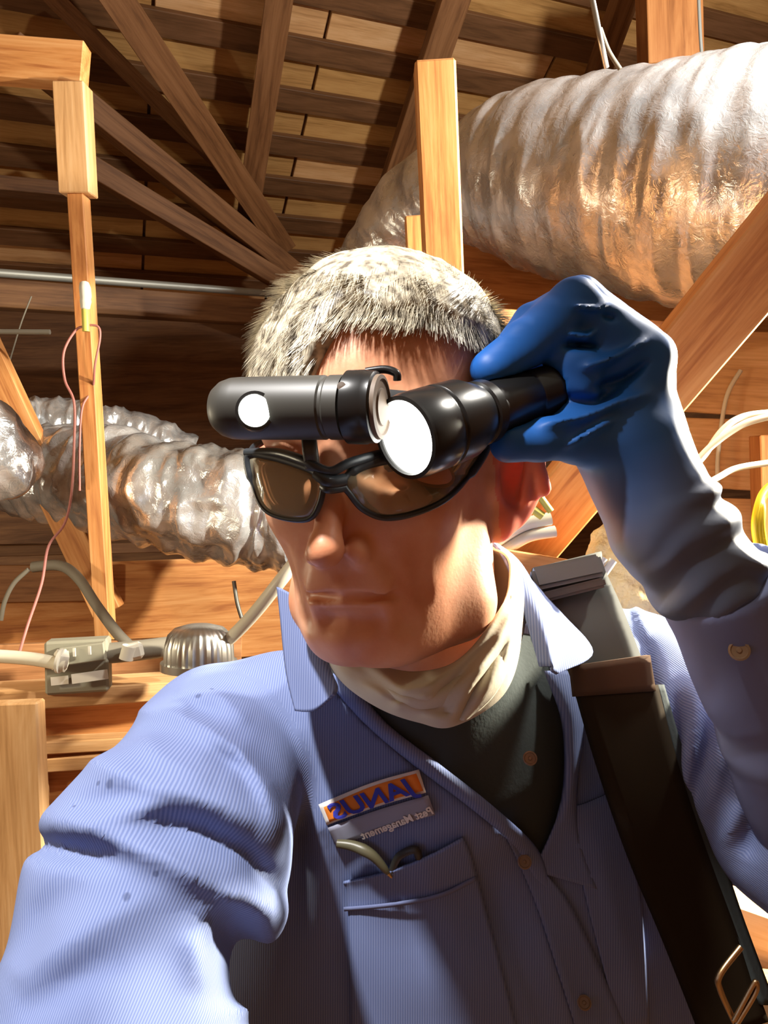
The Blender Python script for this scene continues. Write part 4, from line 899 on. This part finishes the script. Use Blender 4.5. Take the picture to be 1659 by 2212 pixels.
bm_obj('adjuster_buckle', box_bm(ln, .020, .020, .003, 2), mat('buckle_grey', (.085, .088, .08), .45), sp, M @ fm)
fm, ln = frame_mat(px(1168, 1292, .600), px(1305, 1258, .600), (0, .2, 1))
bm_obj('buckle_bar', box_bm(ln, .008, .012, .002, 2), BLACK, sp, M @ fm)
tube('wire_loop', catmull([px(1600, 2045, .505), px(1555, 2105, .50), px(1556, 2140, .50), px(1590, 2215, .50)], 8), .0022, BRASS, sp, seg=8)
tube('wire_loop', catmull([px(1585, 2205, .495), px(1625, 2130, .495), px(1634, 2122, .495), px(1632, 2145, .495), px(1590, 2215, .495)], 8), .0016, BRASS, sp, seg=8)
# ================================================================== NAME PATCH AND POCKET THINGS
pc = drape('name_patch', [[(688, 1738), (800, 1692), (905, 1662)], [(706, 1782), (815, 1742), (920, 1712)]], ms, .005, THREADW, man, nu=6, nv=4, thick=.0014)
def pq(a, b): return march(ms, [(a, b)])[0]
pc2 = drape('patch_field', [[(699, 1744), (800, 1700), (899, 1671)], [(712, 1776), (812, 1738), (914, 1708)]], ms, .0062, ORANGE, pc, nu=6, nv=4, thick=.001)
pc3 = drape('text_band', [[(708, 1788), (815, 1750), (925, 1718)], [(728, 1828), (832, 1790), (940, 1760)]], ms, .0045, PATCHG, pc, nu=6, nv=4, thick=.001)
def text(body, p0, p1, hgt, m, off, name, parent, shear=0, font=None):
    cu = bpy.data.curves.new('t', 'FONT'); cu.body = body; cu.extrude = .02; cu.offset = .03; cu.shear = shear; cu.resolution_u = 3
    t = bpy.data.objects.new('t', cu); C.objects.link(t); bpy.context.view_layer.update(); me = bpy.data.meshes.new_from_object(t.evaluated_get(bpy.context.evaluated_depsgraph_get()))
    bpy.data.objects.remove(t); n = len(me.vertices); co = np.zeros(n*3); me.vertices.foreach_get('co', co); co = co.reshape(-1, 3)
    x0, x1 = co[:, 0].min(), co[:, 0].max(); z = co[:, 2].copy(); s = (co[:, 0]-x0)/(x1-x0); y = (co[:, 1]-min(0, 0))/.72
    s = 1-s                                                     # mirrored writing, as on the shirt in the picture
    a, b = np.array(p0, float), np.array(p1, float); d = b-a; nrm = np.array([d[1], -d[0]]); nrm /= np.linalg.norm(nrm)
    if nrm[1] > 0: nrm = -nrm
    xy = a+s[:, None]*d+(y*hgt)[:, None]*nrm
    P = march(ms, xy); P = P-(P/np.linalg.norm(P, axis=1)[:, None])*(off+z*.03)[:, None]
    me.vertices.foreach_set('co', P.ravel()); me.flip_normals(); me.update()
    return link(name, me, m, parent, smooth=False)
text('JANUS', (717, 1774), (907, 1709), 37, BLUE, .0078, 'lettering', pc, shear=.25)
text('Pest Management', (782, 1814), (937, 1757), 17, THREADW, .0062, 'lettering', pc, shear=.2)
pg_ = empty('pocket_tool', px(800, 1850, .5), 'dark folded tool with a brass tip sticking out of the chest pocket', 'tool')
q = [march(ms, [(x, y)])[0]*(1-.010/.5) for x, y in ((728, 1822), (765, 1828), (805, 1848), (838, 1886))]
tube('handle', catmull(q, 6), np.interp(np.linspace(0, 1, 19), [0, .5, .9, 1], [.003, .0045, .003, .0018]), mat('tool_olive', (.10, .09, .05), .4), pg_, seg=10)
tube('tip', [q[-1], q[-1]+(q[-1]-q[-2])*.25], [.0018, .0010], BRASS, pg_, seg=8)
q = [march(ms, [(x, y)])[0]*(1-.006/.5) for x, y in ((848, 1880), (862, 1850), (895, 1835), (905, 1852))]
tube('clip', catmull(q, 6), .003, BLACK, pg_, seg=8)

for o in list(bpy.data.objects):
    if o.type == 'MESH' and o.data.materials and o.data.materials[0] == SHIRT and 'stripe' not in o.data.attributes:
        c_ = np.zeros(len(o.data.vertices)*3); o.data.vertices.foreach_get('co', c_); setstripe(o, c_.reshape(-1, 3)[:, 0])

def stains(m, pts):      # small dark stains that stay where they are on the cloth
    nt = m.node_tree; b = nt.nodes['Principled BSDF']; src = b.inputs['Base Color'].links[0].from_socket
    tc = N(m, 'ShaderNodeTexCoord'); ns = N(m, 'ShaderNodeTexNoise', Scale=180, Detail=2.0); L(m, tc.outputs['Object'], ns.inputs['Vector'])
    for (x, y, r) in pts:
        p = march(ms, [(x, y)])[0]; d = N(m, 'ShaderNodeVectorMath', operation='DISTANCE'); L(m, tc.outputs['Object'], d.inputs[0]); d.inputs[1].default_value = tuple(p)
        a = N(m, 'ShaderNodeMath', operation='MULTIPLY_ADD'); L(m, ns.outputs[0], a.inputs[0]); a.inputs[1].default_value = r*.9; L(m, d.outputs['Value'], a.inputs[2])
        c = N(m, 'ShaderNodeMapRange'); L(m, a.outputs[0], c.inputs['Value']); c.inputs['From Min'].default_value = r*1.0; c.inputs['From Max'].default_value = r*1.5; c.inputs['To Min'].default_value = .55; c.inputs['To Max'].default_value = 0
        x_ = N(m, 'ShaderNodeMix', data_type='RGBA'); L(m, c.outputs[0], x_.inputs[0]); L(m, src, x_.inputs[6]); x_.inputs[7].default_value = (.03, .04, .10, 1); src = x_.outputs[2]
    nt.links.new(src, b.inputs['Base Color'])
stains(SHIRT, [(236, 1694, .0036), (212, 1692, .0018), (337, 1888, .0020), (274, 1938, .0026), (428, 1503, .0030), (458, 1488, .0018), (160, 1742, .0014)])
